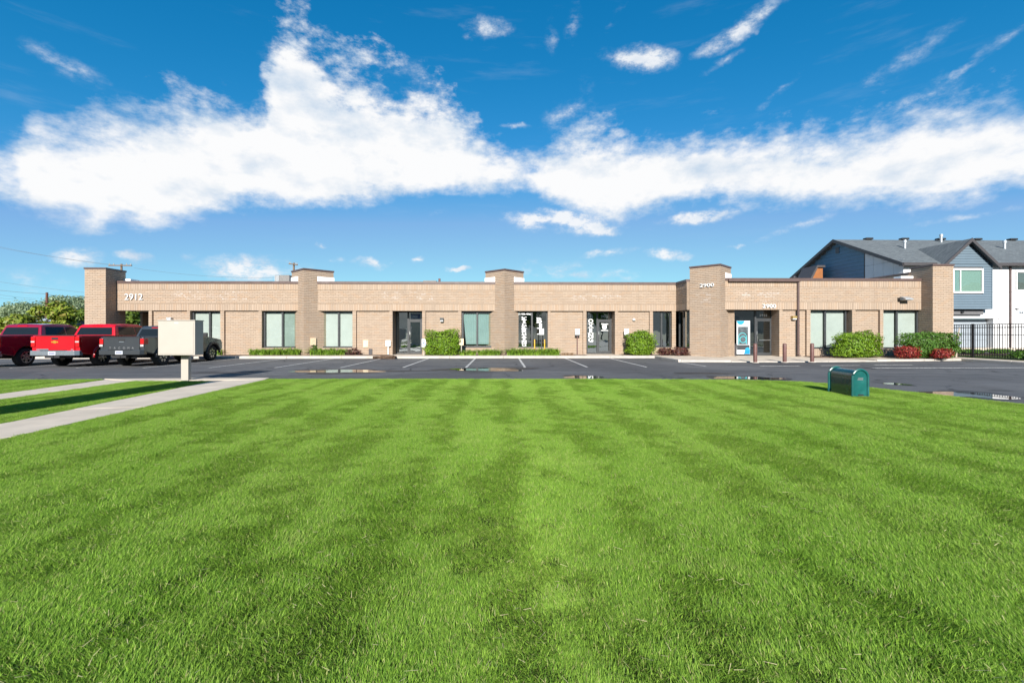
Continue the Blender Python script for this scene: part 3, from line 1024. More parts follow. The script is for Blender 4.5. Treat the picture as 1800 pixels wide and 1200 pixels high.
# reveals that close the recesses sideways, threshold of concrete
for (a, Y, bk) in ((690, F, 1.0), (748, F, 1.0), (1031, F, 1.0), (1087, F, 1.0)):
    pass
yd = e1[3] - 0.004
yd1 = e1[3] + 0.046
s = MB().box(fx(722.5, yd1), fx(739, yd1), yd1 - 0.006, yd1, fz(730, 560, yd1), fz(730, 552, yd1))
sg = s.build('number_plate', M['blue_sign'], fr1, world=True)
lettering('number_lettering', '2908', fx(723.2, yd1), fx(734, yd1), fz(730, 559.2, yd1), fz(730, 554.2, yd1), yd1 - 0.007, M['fadevinyl'], fr1, 0.03)
lettering('number_lettering', '2904', fx(1056.3, yd1), fx(1066, yd1), fz(1060, 558.6, yd1), fz(1060, 553.8, yd1), yd1, M['fadevinyl'], fr2, 0.02)
yd2 = e1[3] + 0.031
xx = e2
for t, xa, xb, ya, yb in (('TRAIN', 1056.5, 1069, 568.3, 570.6), ('FIGHT GYM', 1056.5, 1069, 580.0, 581.6)):
    lettering('door_lettering', t, fx(xa, yd2), fx(xb, yd2), fz(1062, yb, yd2), fz(1062, ya, yd2), yd2, M['vinyl'], dr2, 0.06)
sh = MB()
pts = [(-1, 1), (1, 1), (1.0, -0.1), (0.6, -0.9), (0, -1.1), (-0.6, -0.9), (-1.0, -0.1)]
cx_, cz_, sw_, sz_ = fx(1062.5, yd2), fz(1062, 575.2, yd2), 0.145, 0.135
sh.face([(cx_ + p[0] * sw_, yd2 - 0.002, cz_ + p[1] * sz_) for p in reversed(pts)])
shd = sh.build('door_emblem', M['vinyl'], dr2, world=True)
rg = MB()
for k in range(14):
    a0, a1 = R(40 + k * 20), R(60 + k * 20)
    rg.face([(cx_ + r_ * math.cos(a), yd2 - 0.004, cz_ + r_ * math.sin(a)) for a, r_ in ((a0, .07), (a0, .055), (a1, .055), (a1, .07))])
rg.build('emblem_ring', M['fadevinyl'], shd, world=True)
# BOXING down the sidelight, the B half faded
ys = e1[3] + 0.046


def column_text2(word, xa, xb, ya, yb):
    h = (yb - ya) / len(word)
    for i, ch in enumerate(word):
        xm, hw = (xa + xb) / 2, (xb - xa) / 2 * (0.55 if ch == 'I' else 1)
        o = lettering('window_letter', ch, fx(xm - hw, ys), fx(xm + hw, ys), fz(xm, ya + (i + .95) * h, ys), fz(xm, ya + (i + .05) * h, ys), ys,
                      M['fadevinyl'] if i == 0 else M['vinyl'], fr2, 0.015)
        if ch in 'XIN':
            s = MB()
            for yy in (ya + (i + 0.07) * h, ya + (i + 0.93) * h):
                for sx in ((-1, 1) if ch != 'I' else (0,)):
                    xc, zc = fx(xm + sx * hw * .8, ys), fz(xm, yy, ys)
                    s.box(xc - 0.06, xc + 0.06, ys - 0.004, ys - 0.001, zc - 0.016, zc + 0.016)
            s.build('letter_serif', M['vinyl'], o, world=True, kind='stuff')


column_text2('BOXING', 1034.2, 1042.6, 551.6, 601.4)
# entrance number
ye = ed[3] + 0.046
lettering('number_lettering', '2 9 0 0', fx(1335.2, ye), fx(1348.2, ye), fz(1341, 556.2, ye), fz(1341, 552.2, ye), ye, M['vinyl'], frd, 0.03)
pb = MB()
pb.box(ed[1] + 0.2, ed[2] - 0.14, ed[3] - 0.05, ed[3] - 0.02, 1.02, 1.07)
pb.build('push_bar', M['steel'], drd, world=True)

# number letters on the brick
lettering('number_sign', '2912', X(220.3), X(252), fz(236, 527.2, F), fz(236, 516.4, F), F - 0.02, M['letter'], building, 0.0, 0.05)
lettering('number_sign', '2900', fx(1339.5, FD), fx(1363, FD), fz(1350, 541.4, FD), fz(1350, 534.4, FD), FD - 0.02, M['letter'], building, 0.012, 0.05)


# piers -------------------------------------------------------------
def pier(corner, a, ztop, diamond=True, skirt=True):
    """a square brick pier; corner = front corner, a = half diagonal"""
    cx, cy = corner[0], corner[1] + a
    P = [Vector((cx, cy - a, 0)), Vector((cx + a, cy, 0)), Vector((cx, cy + a, 0)), Vector((cx - a, cy, 0))]
    zc = ztop - 0.10
    core = MB()
    k = 1 - g * 1.4142 / a
    C = [Vector((cx + (p.x - cx) * k, cy + (p.y - cy) * k, 0)) for p in P]
    core.prism([(p.x, p.y) for p in C], 0.0, zc)
    w = core.build('pier', M['mortar'], building, world=True)
    s = MB()
    for i in (3, 0, 1, 2):
        p, q = P[i], P[(i + 1) % 4]
        u = (q - p).normalized()
        n = Vector((u.y, -u.x, 0))
        fill(s, p, u, n, (q - p).length, 0.06, zc, aoff=0.0)
    s.build('brick', M['brick'], w, world=True, kind='stuff')
    c = MB()
    c.prism([(cx + (p.x - cx) * 1.03, cy + (p.y - cy) * 1.03) for p in P], zc, ztop)
    c.build('cap', M['brown_metal'], w, world=True)
    return w, P, (cx, cy)


PIER_Z = 5.33


def skirt(cx, cy, a, y0, left=True, right=True):
    """white roof membrane turned up against the pier faces above the parapet"""
    f0 = cy - a
    t = max(0.0, y0 - f0)
    for sg, on in ((-1, left), (1, right)):
        if not on:
            continue
        o1, o2 = 0.006, 0.045
        pts = [(cx + sg * (t + o1), y0), (cx + sg * (a + o1), cy), (cx + sg * (a + o2), cy), (cx + sg * (t + o2), y0)]
        if sg < 0:
            pts = pts[::-1]
        MB().prism(pts, ZT + 0.003, 4.90).build('roof_flashing', M['roof_mem'], building, world=True)


p1w, P1, c1 = pier((fx(533.7, 27.4 * 1.0), 27.4 / dep(533.7, 1.0) * dep(533.7, 1.0) - 0.0), 1.30, PIER_Z)
skirt(c1[0], c1[1], 1.30, F - 0.02)
p2w, P2, c2 = pier((fx(887, 27.4), 27.4), 1.20, PIER_Z)
skirt(c2[0], c2[1], 1.20, F - 0.02)
p3w, P3, c3 = pier((12.2, 25.13), 1.22, PIER_Z)
skirt(c3[0], c3[1], 1.22, FD - 0.02, left=False)
ang = -R(45)
mid = P3[3] * 0.43 + P3[0] * 0.57
lettering('number_sign', '2900', mid.x - 0.40, mid.x + 0.40, 4.07, 4.28, mid.y - 0.03, M['letter'], p3w, 0.012, 0.05, ang)


def square_pier(x0, x1, y0, y1, ztop):
    zc = ztop - 0.10
    w = MB().box(x0 + g, x1 - g, y0 + g, y1 - g, 0, zc).build('pier', M['mortar'], building, world=True)
    s = MB()
    for o_, u, n, L in (((x0, y0, 0), (1, 0, 0), (0, -1, 0), x1 - x0), ((x1, y0, 0), (0, 1, 0), (1, 0, 0), y1 - y0),
                        ((x0, y1, 0), (0, -1, 0), (-1, 0, 0), y1 - y0), ((x1, y1, 0), (-1, 0, 0), (0, 1, 0), x1 - x0)):
        fill(s, o_, u, n, L, 0.05, zc)
    s.build('brick', M['brick'], w, world=True, kind='stuff')
    MB().box(x0 - 0.03, x1 + 0.03, y0 - 0.03, y1 + 0.03, zc, ztop).build('cap', M['brown_metal'], w, world=True)
    return w


xa = XL - 0.005
square_pier(xa - 1.22, xa, 27.25, 28.68, 5.30)
square_pier(xa - 0.16, xa, 30.0, 31.2, 2.82)
XE = fx(1619.5, FD)
square_pier(XE, XE + 1.2, 25.0, 26.4, 5.33)
MB().box(XE - 0.75, XE - 0.01, FD + 0.5, FD + 1.0, 4.6, 4.80).build('roof_flashing', M['roof_mem'], building, world=True)
MB().box(XL - 0.02, XL + 0.42, F + 0.5, F + 1.2, 4.6, 4.78).build('roof_flashing', M['roof_mem'], building, world=True)

# return wall towards the entrance block (faces left)
XW = XR1 + 0.02
xr = P3[3].x
ya, yb_ = P3[3].y + 0.02, F
wall_part('wall', [(XW + g, XW + 0.4, ya, yb_ + 0.5, HEAD + 0.003, Z3)],
          [(((XW, yb_, 0), (0, -1, 0), (-1, 0, 0), yb_ - ya, HEAD, Z1), dict(soldier=True)),
           (((XW, yb_, 0), (0, -1, 0), (-1, 0, 0), yb_ - ya, Z1, Z2), {}),
           (((XW, yb_, 0), (0, -1, 0), (-1, 0, 0), yb_ - ya, Z2, Z3), dict(soldier=True))])
wall_part('wall_panel', [(XW + g, XW + 0.4, ya, yb_ + 0.2, 0.05, SILL)],
          [(((XW, yb_, 0), (0, -1, 0), (-1, 0, 0), yb_ - ya, GROUND_Z, SILL), {})])
f = MB()
xg = XW + 0.15
f.box(xg, xg + 0.1, ya, ya + 0.07, SILL, HEAD)
f.box(xg, xg + 0.1, yb_ - 0.07, yb_, SILL, HEAD)
f.box(xg, xg + 0.1, ya + 0.85, ya + 0.95, SILL, HEAD)
f.box(xg + 0.002, xg + 0.098, ya + 0.07, yb_ - 0.07, HEAD - 0.07, HEAD)
f.box(xg + 0.002, xg + 0.098, ya + 0.07, yb_ - 0.07, SILL, SILL + 0.06)
wr = f.build('window', M['bronze'], building, world=True)
q = MB()
q.face([(xg + 0.05, yb_ - 0.07, SILL + .06), (xg + 0.05, ya + 0.07, SILL + .06), (xg + 0.05, ya + 0.07, HEAD - .07), (xg + 0.05, yb_ - 0.07, HEAD - .07)])
q.build('pane', M['dark_glass'], wr, world=True)
q = MB()
for k in range(20):
    z_ = SILL + 0.1 + k * 0.105
    q.box(xg + 0.09, xg + 0.12, yb_ - 0.55, yb_ - 0.1, z_, z_ + 0.09)
q.build('shutter_slat', M['wood_slat'], wr, world=True, kind='stuff')

# entrance block
XD0, XD1 = 12.75, XE
band(XD0, XD1, FD, HEAD - 0.02)
# left reveal and head of the entrance recess
wall_part('wall', [(fx(1276, FD) - 0.3, fx(1285, FD + .76) - 0.02, FD + 0.35, FD + 1.3, 0.0, HEAD)],
          [(((fx(1285, FD + .76) - 0.006, FD + 0.35, 0), (0, 1, 0), (1, 0, 0), 0.5, GROUND_Z, HEAD), {})])
# parapet cap
cp = MB()
cp.box(XL - 0.01, XR1 + 0.0, F - 0.035, F + 0.5, Z3 + 0.001, ZT)
cp.build('parapet_cap', M['brown_metal'], building, world=True)
cp = MB()
cp.box(XW - 0.035, XW + 0.4, ya + 0.02, F - 0.036, Z3 + 0.001, ZT)
cp.build('parapet_cap', M['brown_metal'], building, world=True)
cp = MB()
cp.box(XD0, XD1 - 0.01, FD - 0.035, FD + 0.5, Z3 + 0.001, ZT)
cp.build('parapet_cap', M['brown_metal'], building, world=True)
gt = MB()
xgt = XD(1405)
gt.box(XD0 + 0.15, xgt, FD - 0.16, FD - 0.037, Z3 - 0.07, ZT - 0.06)
gu = gt.build('gutter', M['brown_metal'], building, world=True, bevel=0.02)
dsx = XD(1402)
ds = MB()
ds.box(dsx - 0.055, dsx + 0.055, FD - 0.10, FD - 0.02, 0.22, Z3 - 0.10)
ds.box(dsx - 0.055, dsx + 0.055, FD - 0.22, FD - 0.021, 0.14, 0.218)
ds.build('downspout', M['brown_metal'], building, world=True, bevel=0.012)
# roof, back, sides, inner floor
rf = MB()
rf.box(XL - 1.2, XW - 0.02, F + 0.56, 46, 4.25, 4.36)
rf.box(XW + 0.41, XE + 1.2, FD + 0.56, 46, 4.25, 4.36)
rf.build('roof', M['roof_mem'], building, world=True)
cl = MB()
cl.box(XL, XP0 + 0.2, F + 0.02, 46, 2.83, 2.9)
cl.build('porch_ceiling', M['cream'], building, world=True)
bw = MB()
bw.box(XL - 1.2, XE + 1.2, 46.01, 46.3, 0, 4.6)
bw.box(XP0, XP0 + 0.25, F + 0.56, 45.99, 0, 4.2)
bw.box(XE + 0.05, XE + 0.35, 26.45, 45.99, 0, 4.96)
bw.build('wall', M['mortar'], building, world=True)
wall_part('wall', [(XE - 0.02, XE + 0.04, 26.42, 45.98, 4.30, 4.95)],
          [(((XE - 0.035, 45.98, 0), (0, -1, 0), (-1, 0, 0), 19.5, 4.3, 4.95), {})])
MB().box(XE - 0.06, XE + 0.40, 26.42, 45.98, 4.965, 5.06).build('parapet_cap', M['brown_metal'], building, world=True)
fl = MB()
fl.box(XP0 + 0.3, XE, F + 1.3, 45.9, 0.02, 0.10)
fl.build('floor', M['interior'], building, world=True)
ib = MB()
ib.box(XP0 + 0.3, XE, F + 5.0, F + 5.1, 0.1, 4.2)
ib.box(XP0 + 0.3, XE, F + 0.6, F + 5.0, 3.4, 3.5)
for xx_ in (-8.6, -3.2, -0.2, 3.9, 8.2, 14.0, 17.0):
    ib.box(xx_, xx_ + 0.1, F + 1.4, F + 5.0, 0.1, 3.4)
ib.build('interior_wall', M['interior'], building, world=True)


# lights and boxes fixed to the wall
def wall_box(name, px, py0, py1, pw, Y, d, m, bev=0.015):
    x = fx(px, Y)
    w = pw / FPX * dep(px, Y)
    b = MB().box(x - w / 2, x + w / 2, Y - d, Y - 0.001, fz(px, py1, Y), fz(px, py0, Y))
    return b.build(name, m, building, world=True, bevel=bev)


YP, YPD = F + 0.13, FD + 0.13
for (px, y0, y1, w, Y, m1, m2) in ((300.5, 558, 562.5, 8, YP, 'galv', 'lens'), (777, 558.5, 564, 6.5, YP, 'bronze', 'lens'), (1393.5, 555.5, 560.5, 8, YPD, 'brass', 'lens')):
    b = wall_box('wall_light', px, y0, y1 - 1, w, Y, 0.22, M[m1])
    x = fx(px, Y)
    ww = w / FPX * dep(px, Y) * 0.4
    MB().box(x - ww, x + ww, Y - 0.20, Y - 0.02, fz(px, y1 + 1.2, Y), fz(px, y1 - 1, Y) - 0.001).build('lamp_lens', M[m2], b, world=True, bevel=0.01)
x, z = fx(1114, YP), fz(1114, 562, YP)
b = MB().lathe_x([(0, 0), (0, 0.1), (0.05, 0.1), (0.06, 0.085)], 16)
b.v = [(x + v[1], YP - v[0], z + v[2]) for v in b.v]
bb = b.build('wall_light', M['galv'], building, world=True, smooth=True)
b = MB().lathe_x([(0.06, 0.085), (0.11, 0.075), (0.15, 0.045), (0.165, 0.0)], 16)
b.v = [(x + v[1], YP - v[0], z + v[2]) for v in b.v]
b.build('lamp_lens', M['lens'], bb, world=True, smooth=True)
# the large flood light right of the entrance
x0, x1 = fx(1579, FD), fx(1594.5, FD)
z0, z1 = fz(1587, 528.5, FD), fz(1587, 521.5, FD)
b = MB()
b.extrude_x([(FD - 0.001, z0), (FD - 0.001, z1 - 0.02), (FD - 0.12, z1), (FD - 0.42, z0 + 0.10), (FD - 0.42, z0 + 0.03), (FD - 0.1, z0)], x0 + 0.06, x1)
bb = b.build('flood_light', M['galv'], building, world=True, bevel=0.012)
MB().box(x0 - 0.06, x0 + 0.058, FD - 0.2, FD - 0.001, z0 + 0.02, z1 - 0.06).build('lamp_bracket', M['bronze'], bb, world=True, bevel=0.01)
# covers on the brick
wall_box('meter_cover', 643, 597.5, 610, 9, YP, 0.03, M['cream_sign'], 0.005)
x = fx(651.5, YP)
MB().extrude_x([(YP - 0.03, 0.13), (YP - 0.001, 0.13), (YP - 0.001, fz(651, 613.5, YP) + .02), (YP - 0.03, fz(651, 614, YP))], x - 0.11, x + 0.11).build('crawl_vent', M['trim_dark'], building, world=True)
pe = P1[0] * 0.7 + P1[1] * 0.3
mb = MB()
mx = Matrix.Translation((pe.x, pe.y, 0)) @ Matrix.Rotation(R(45), 4, 'Z')
mb.box(-0.16, 0.16, -0.09, -0.002, 0.72, 1.16, mx)
mb.build('meter_cover', M['cream_sign'], p1w, world=True, bevel=0.01)

# ------------------------------------------------------------------ ground
LAWN_Z = 0.02


def sheet(name, poly, z, m, kind='structure', **kw):
    mb = MB()
    mb.face([(p[0], p[1], z) for p in poly])
    return mb.build(name, m, None, kind=kind, **kw)


sheet('ground', [(-3000, -3000), (3000, -3000), (3000, 3000), (-3000, 3000)], -0.02, M['ground'])
sheet('asphalt', [(-90, 12.6), (60, 12.6), (60, 60), (-90, 60)], 0.0, M['asphalt'])
sheet('driveway', [(7.5, -14), (24.6, -14), (24.6, 12.595), (7.5, 12.595)], 0.0, M['asphalt'])
sheet('street', [(-150, -24), (150, -24), (150, -14.01), (-150, -14.01)], -0.004, M['asphalt'])

EDGE = [G(x, y + 0.6) for x, y in ((472, 667.2), (620, 666.8), (760, 666.8), (900, 667.0), (1040, 667.2), (1180, 667.6), (1300, 668.6), (1400, 671.3), (1460, 675.5),
                             (1529, 682), (1600, 689.8), (1700, 700.8), (1800, 712.2))]
LAWN = [(-6.55, -2.6), (-6.86, 6.2)] + EDGE + [(10.75, 6.0), (10.85, -2.6)]
SW_A = [(-6.55, -2.6), (-6.86, 6.2), EDGE[0], G(476, 666.0), G(362, 666.0), G(375, 671.2), (-8.0, 7.2), (-7.7, -2.6)]
ST_A = [(-7.7, -2.6), (-8.0, 7.2), G(375, 671.2), G(236, 671.2), (-10.95, 9.8), (-10.6, -2.6)]
SW_B = [(-10.6, -2.6), (-10.95, 9.8), G(236, 671.2), G(362, 666.0), G(183, 668), (-11.9, 10.8), (-11.5, -2.6)]
ST_B = [(-11.5, -2.6), (-11.9, 10.8), G(183, 668.2), (-24.5, 14.25), (-24.5, -2.6)]


def lawn_sheet(poly):
    mb = MB()
    mb.prism(poly, -0.015, LAWN_Z)
    return mb.build('lawn', M['lawn'], None, kind='structure')


for pl in (LAWN, ST_A, ST_B):
    lawn_sheet(pl)
sheet('verge', [(-24.5, -13.9), (-24.5, -2.61), (10.85, -2.61), (10.85, -13.9)], 0.018, M['lawn'])
# concrete kerb edge along the far lawn side
path = obj('footpath', None, None, 'structure')


def slabs(poly0, poly1, n, name, parent, z0, z1, m, gap=0.012):
    """slabs between two matching edge polylines (lists of points with equal count)"""
    A = np.array(poly0, float)
    B = np.array(poly1, float)

    def samp(P, t):
        d = np.r_[0, np.cumsum(np.linalg.norm(np.diff(P, axis=0), axis=1))]
        return np.array([np.interp(t * d[-1], d, P[:, k]) for k in range(2)])

    for i in range(n):
        t0, t1 = i / n, (i + 1) / n
        e = gap / 2 / max(1e-6, np.linalg.norm(A[-1] - A[0])) 
        mb = MB()
        dz = random.uniform(-0.003, 0.003)
        mb.prism([tuple(samp(A, t0 + e)), tuple(samp(A, t1 - e)), tuple(samp(B, t1 - e)), tuple(samp(B, t0 + e))][::-1], z0, z1 + dz)
        mb.build(name, m, parent, bevel=0.006, seg=1)


sheet('path_bed', SW_A, 0.004, M['soil'])
sheet('path_bed', SW_B, 0.004, M['soil'])
slabs([(-7.72, -2.6), (-8.0, 7.2), G(375, 671.2)], [(-6.55, -2.6), (-6.86, 6.2), G(466, 668.6)], 13, 'slab', path, 0.006, 0.035, M['concrete'])
slabs([(-11.5, -2.6), (-11.9, 10.8), G(186, 669)], [(-10.6, -2.6), (-10.95, 9.8), G(236, 671.2)], 13, 'slab', path, 0.006, 0.035, M['concrete'])
slabs([G(183, 667.2), G(474, 665.4)], [G(236, 671.0), G(466, 668.4)], 4, 'slab', path, 0.006, 0.034, M['concrete'])

# pavement in front of the building
pave = obj('pavement', None, None, 'structure')
KY = 26.3
kx = [-34, -30.9, -27.8, -24.7, -21.6, -18.5, -15.4, -12.3, -9.2, -6.1, -3.0, 0.1, 3.2, 6.3, 9.05]
for a, b in zip(kx[:-1], kx[1:]):
    MB().box(a + 0.006, b - 0.006, KY + 0.16, 29.2, 0.0, GROUND_Z - 0.004 + random.uniform(-.002, .002)).build('slab', M['concrete'], pave)
    MB().prism([(a + 0.004, KY), (b - 0.004, KY), (b - 0.004, KY + 0.155), (a + 0.004, KY + 0.155)], -0.01, GROUND_Z).build('kerbstone', M['kerb'], pave, bevel=0.02)
fr_ = [(9.05, 22.75), (11.5, 22.55), (14.0, 22.45), (16.5, 22.6), (19.2, 22.85), (22.0, 23.2), (24.5, 23.55)]
for i, (p, q) in enumerate(zip(fr_[:-1], fr_[1:])):
    hz = 0.05 if 10 < p[0] < 18 else 0.10
    mb = MB()
    xs0, xs1 = p[0] + 0.006, q[0] - 0.006
    vs = [(xs0, p[1] + 0.16, -0.01), (xs1, q[1] + 0.16, -0.01), (xs1, 27.2, -0.01), (xs0, 27.2, -0.01),
          (xs0, p[1] + 0.16, hz), (xs1, q[1] + 0.16, hz), (xs1, 27.2, 0.15), (xs0, 27.2, 0.15)]
    mb.add(vs, [(3, 2, 1, 0), (4, 5, 6, 7), (0, 1, 5, 4), (1, 2, 6, 5), (2, 3, 7, 6), (3, 0, 4, 7)])
    mb.build('slab', M['concrete'], pave)
    MB().prism([(p[0] + .004, p[1]), (q[0] - .004, q[1]), (q[0] - .004, q[1] + .155), (p[0] + .004, p[1] + .155)], -0.01, hz + 0.004).build('kerbstone', M['kerb'], pave, bevel=0.02)
MB().box(8.9, 9.045, 22.75, KY + 0.15, -0.01, GROUND_Z + 0.002).build('kerbstone', M['kerb'], pave, bevel=0.02)
for k in range(8):
    y1 = 23.55 - k * 2.4
    MB().box(24.3, 24.45, y1 - 2.39, y1, -0.01, 0.12).build('kerbstone', M['kerb'], pave, bevel=0.02)
MB().box(24.46, 25.6, 4.0, 25.6, -0.01, 0.11).build('slab', M['concrete'], pave)
MB().box(25.61, 30.5, 4.0, 27.2, -0.012, 0.10).build('soil_strip', M['lawn'], None, kind='structure')
MB().box(24.6, 33.0, 27.21, 36.6, -0.012, 0.12).build('soil_strip', M['soil'], None, kind='structure')
MB().box(26.5, 70.0, 36.61, 60, -0.012, 0.20).build('yard', M['concrete'], None, kind='structure')
# planting bed along the wall
for a, b, Y0_, Y1_ in ((fx(399, F), fx(686, F), 27.35, 27.99), (fx(748, F), fx(1028, F), 27.35, 27.99), (fx(1088, F), 10.7, 27.2, 27.99), (fx(1412, FD), XE + 1.2, 24.7, FD - 0.01)):
    MB().box(a, b, Y0_, Y1_, 0.02, 0.150).build('planting_bed', M['soil'], None, kind='structure')

# parking lines
lines = obj('parking_lines', None, None, 'structure')
for x in (-12.35, -9.6, -6.85, -4.2, -1.52, 1.0, 3.68, 6.25, -15.1, -17.85, -20.6, -23.4):
    MB().box(x - 0.05, x + 0.05, 19.55, 26.28, 0.001, 0.005).build('painted_line', M['paint'], lines)
MB().box(8.95, 9.05, 19.9, 22.74, 0.001, 0.005).build('painted_line', M['paint'], lines)
MB().box(15.6, 24.0, 18.75, 18.86, 0.001, 0.005).build('painted_line', M['paint'], lines)
for (x, y) in ((12.4, 20.0), (15.3, 20.2), (18.1, 20.6)):
    MB().box(x - 0.9, x + 0.9, y, y + 0.08, 0.001, 0.005).build('painted_line', M['paint'], lines)


def blob(cx, cy, rx, ry, seed, n=40, amp=0.35):
    rn = random.Random(seed)
    ph = [rn.uniform(0, 6.28) for _ in range(6)]
    pts = []
    for k in range(n):
        a = 2 * math.pi * k / n
        r = 1 + amp * sum(math.sin((j + 2) * a + ph[j]) / (j + 2) for j in range(5))
        pts.append((cx + rx * r * math.cos(a), cy + ry * r * math.sin(a)))
    return pts


def puddle(px0, px1, py0, py1, seed):
    (xa_, ya_), (xb_, yb__) = G(px0, (py0 + py1) / 2), G(px1, (py0 + py1) / 2)
    y0_, y1_ = G((px0 + px1) / 2, py1)[1], G((px0 + px1) / 2, py0)[1]
    cx_, cy_ = (xa_ + xb_) / 2, (y0_ + y1_) / 2
    rx_, ry_ = (xb_ - xa_) / 2, (y1_ - y0_) / 2
    sheet('damp_patch', blob(cx_, cy_, rx_ * 1.22, ry_ * 1.45, seed + 50), 0.002, M['damp'])
    sheet('puddle', blob(cx_, cy_, rx_, ry_, seed), 0.0065, M['puddle'])


puddle(527, 660, 649.6, 655.4, 3)
puddle(790, 918, 646.8, 652.0, 5)
puddle(1000, 1056, 660.2, 666.4, 8)
puddle(1256, 1366, 661.8, 667.0, 11)
puddle(1560, 1590, 672.5, 677.5, 13)
puddle(1640, 1762, 688.0, 700.5, 17)
sheet('damp_patch', blob(*G(1235, 656), 1.1, 0.35, 61), 0.002, M['damp'])
sheet('damp_patch', blob(*G(690, 652), 1.6, 0.35, 62), 0.002, M['damp'])
sheet('damp_patch', blob(*G(390, 655), 1.1, 0.3, 63), 0.002, M['damp'])


# ------------------------------------------------------------------ grass
def blade_patch(name, n, rad, lean, seed, length=0.037, gauss=True):
    rs = np.random.default_rng(seed)
    if gauss:
        rr = np.abs(rs.normal(0, 0.55, n)) * rad
        rr = np.minimum(rr, rad * 1.35)
    else:
        rr = np.sqrt(rs.random(n)) * rad
    an = rs.random(n) * 2 * np.pi
    if gauss:
        x = rs.normal(0, 0.5, n) * rad
        y = rs.normal(0, 0.5, n) * rad
    else:
        x, y = rr * np.cos(an), rr * np.sin(an)
    L = length * rs.uniform(0.55, 1.15, n)
    stray = rs.random(n) < 0.03
    L = np.where(stray, L * 1.5, L)
    tilt = np.clip(rs.normal(0.60, 0.36, n), 0.02, 1.45)
    az = rs.random(n) * 2 * np.pi
    dx = np.cos(az) * np.sin(tilt) * 0.75
    dy = np.sin(az) * np.sin(tilt) * 0.75 + lean
    dz = np.cos(tilt)
    nrm = np.sqrt(dx ** 2 + dy ** 2 + dz ** 2)
    d = np.stack([dx, dy, dz], 1) / nrm[:, None]
    fl = rs.random(n) * 2 * np.pi
    side = np.stack([np.cos(fl), np.sin(fl), np.zeros(n)], 1)
    w = rs.uniform(0.0010, 0.0021, n)[:, None]
    base = np.stack([x, y, np.full(n, -0.005)], 1)
    mid = base + d * (L * 0.55)[:, None]
    droop = np.stack([d[:, 0] * 0.5, d[:, 1] * 0.5, -0.25 * np.ones(n)], 1)
    tip = mid + (d + droop * 0.9) * (L * 0.5)[:, None]
    P = np.concatenate([np.stack([base - side * w, base + side * w, mid + side * w * 0.9, mid - side * w * 0.9], 1),
                        np.stack([mid - side * w * 0.9, mid + side * w * 0.9, tip + side * w * 0.15, tip - side * w * 0.15], 1)], 0)
    r = rs.random(n)
    me = quad_mesh(name, P, np.r_[r, r], M['grass'], mesh_only=True)
    return bpy.data.objects.new(name, me)


gcol = bpy.data.collections.new('grass_tufts')
VAR = 6
for k in range(VAR):
    gcol.objects.link(blade_patch('tuft_%02d' % k, 640, 0.125, 0.58, 100 + k))              # leaning away
for k in range(VAR):
    gcol.objects.link(blade_patch('tuft_%02d' % (VAR + k), 640, 0.125, -0.58, 200 + k))     # leaning towards the street
for k in range(3):
    gcol.objects.link(blade_patch('tuft_%02d' % (2 * VAR + k), 150, 0.055, 0.0, 300 + k, gauss=False))


def in_poly(px, py, poly):
    c = np.zeros(len(px), bool)
    n = len(poly)
    j = n - 1
    for i in range(n):
        xi, yi = poly[i][:2]
        xj, yj = poly[j][:2]
        c ^= ((yi > py) != (yj > py)) & (px < (xj - xi) * (py - yi) / (yj - yi + 1e-12) + xi)
        j = i
    return c


def edge_dist(px, py, poly):
    d = np.full(len(px), 1e9)
    n = len(poly)
    for i in range(n):
        a, b = np.array(poly[i][:2]), np.array(poly[(i + 1) % n][:2])
        ab = b - a
        t = np.clip(((px - a[0]) * ab[0] + (py - a[1]) * ab[1]) / (ab @ ab), 0, 1)
        d = np.minimum(d, np.hypot(px - a[0] - t * ab[0], py - a[1] - t * ab[1]))
    return d


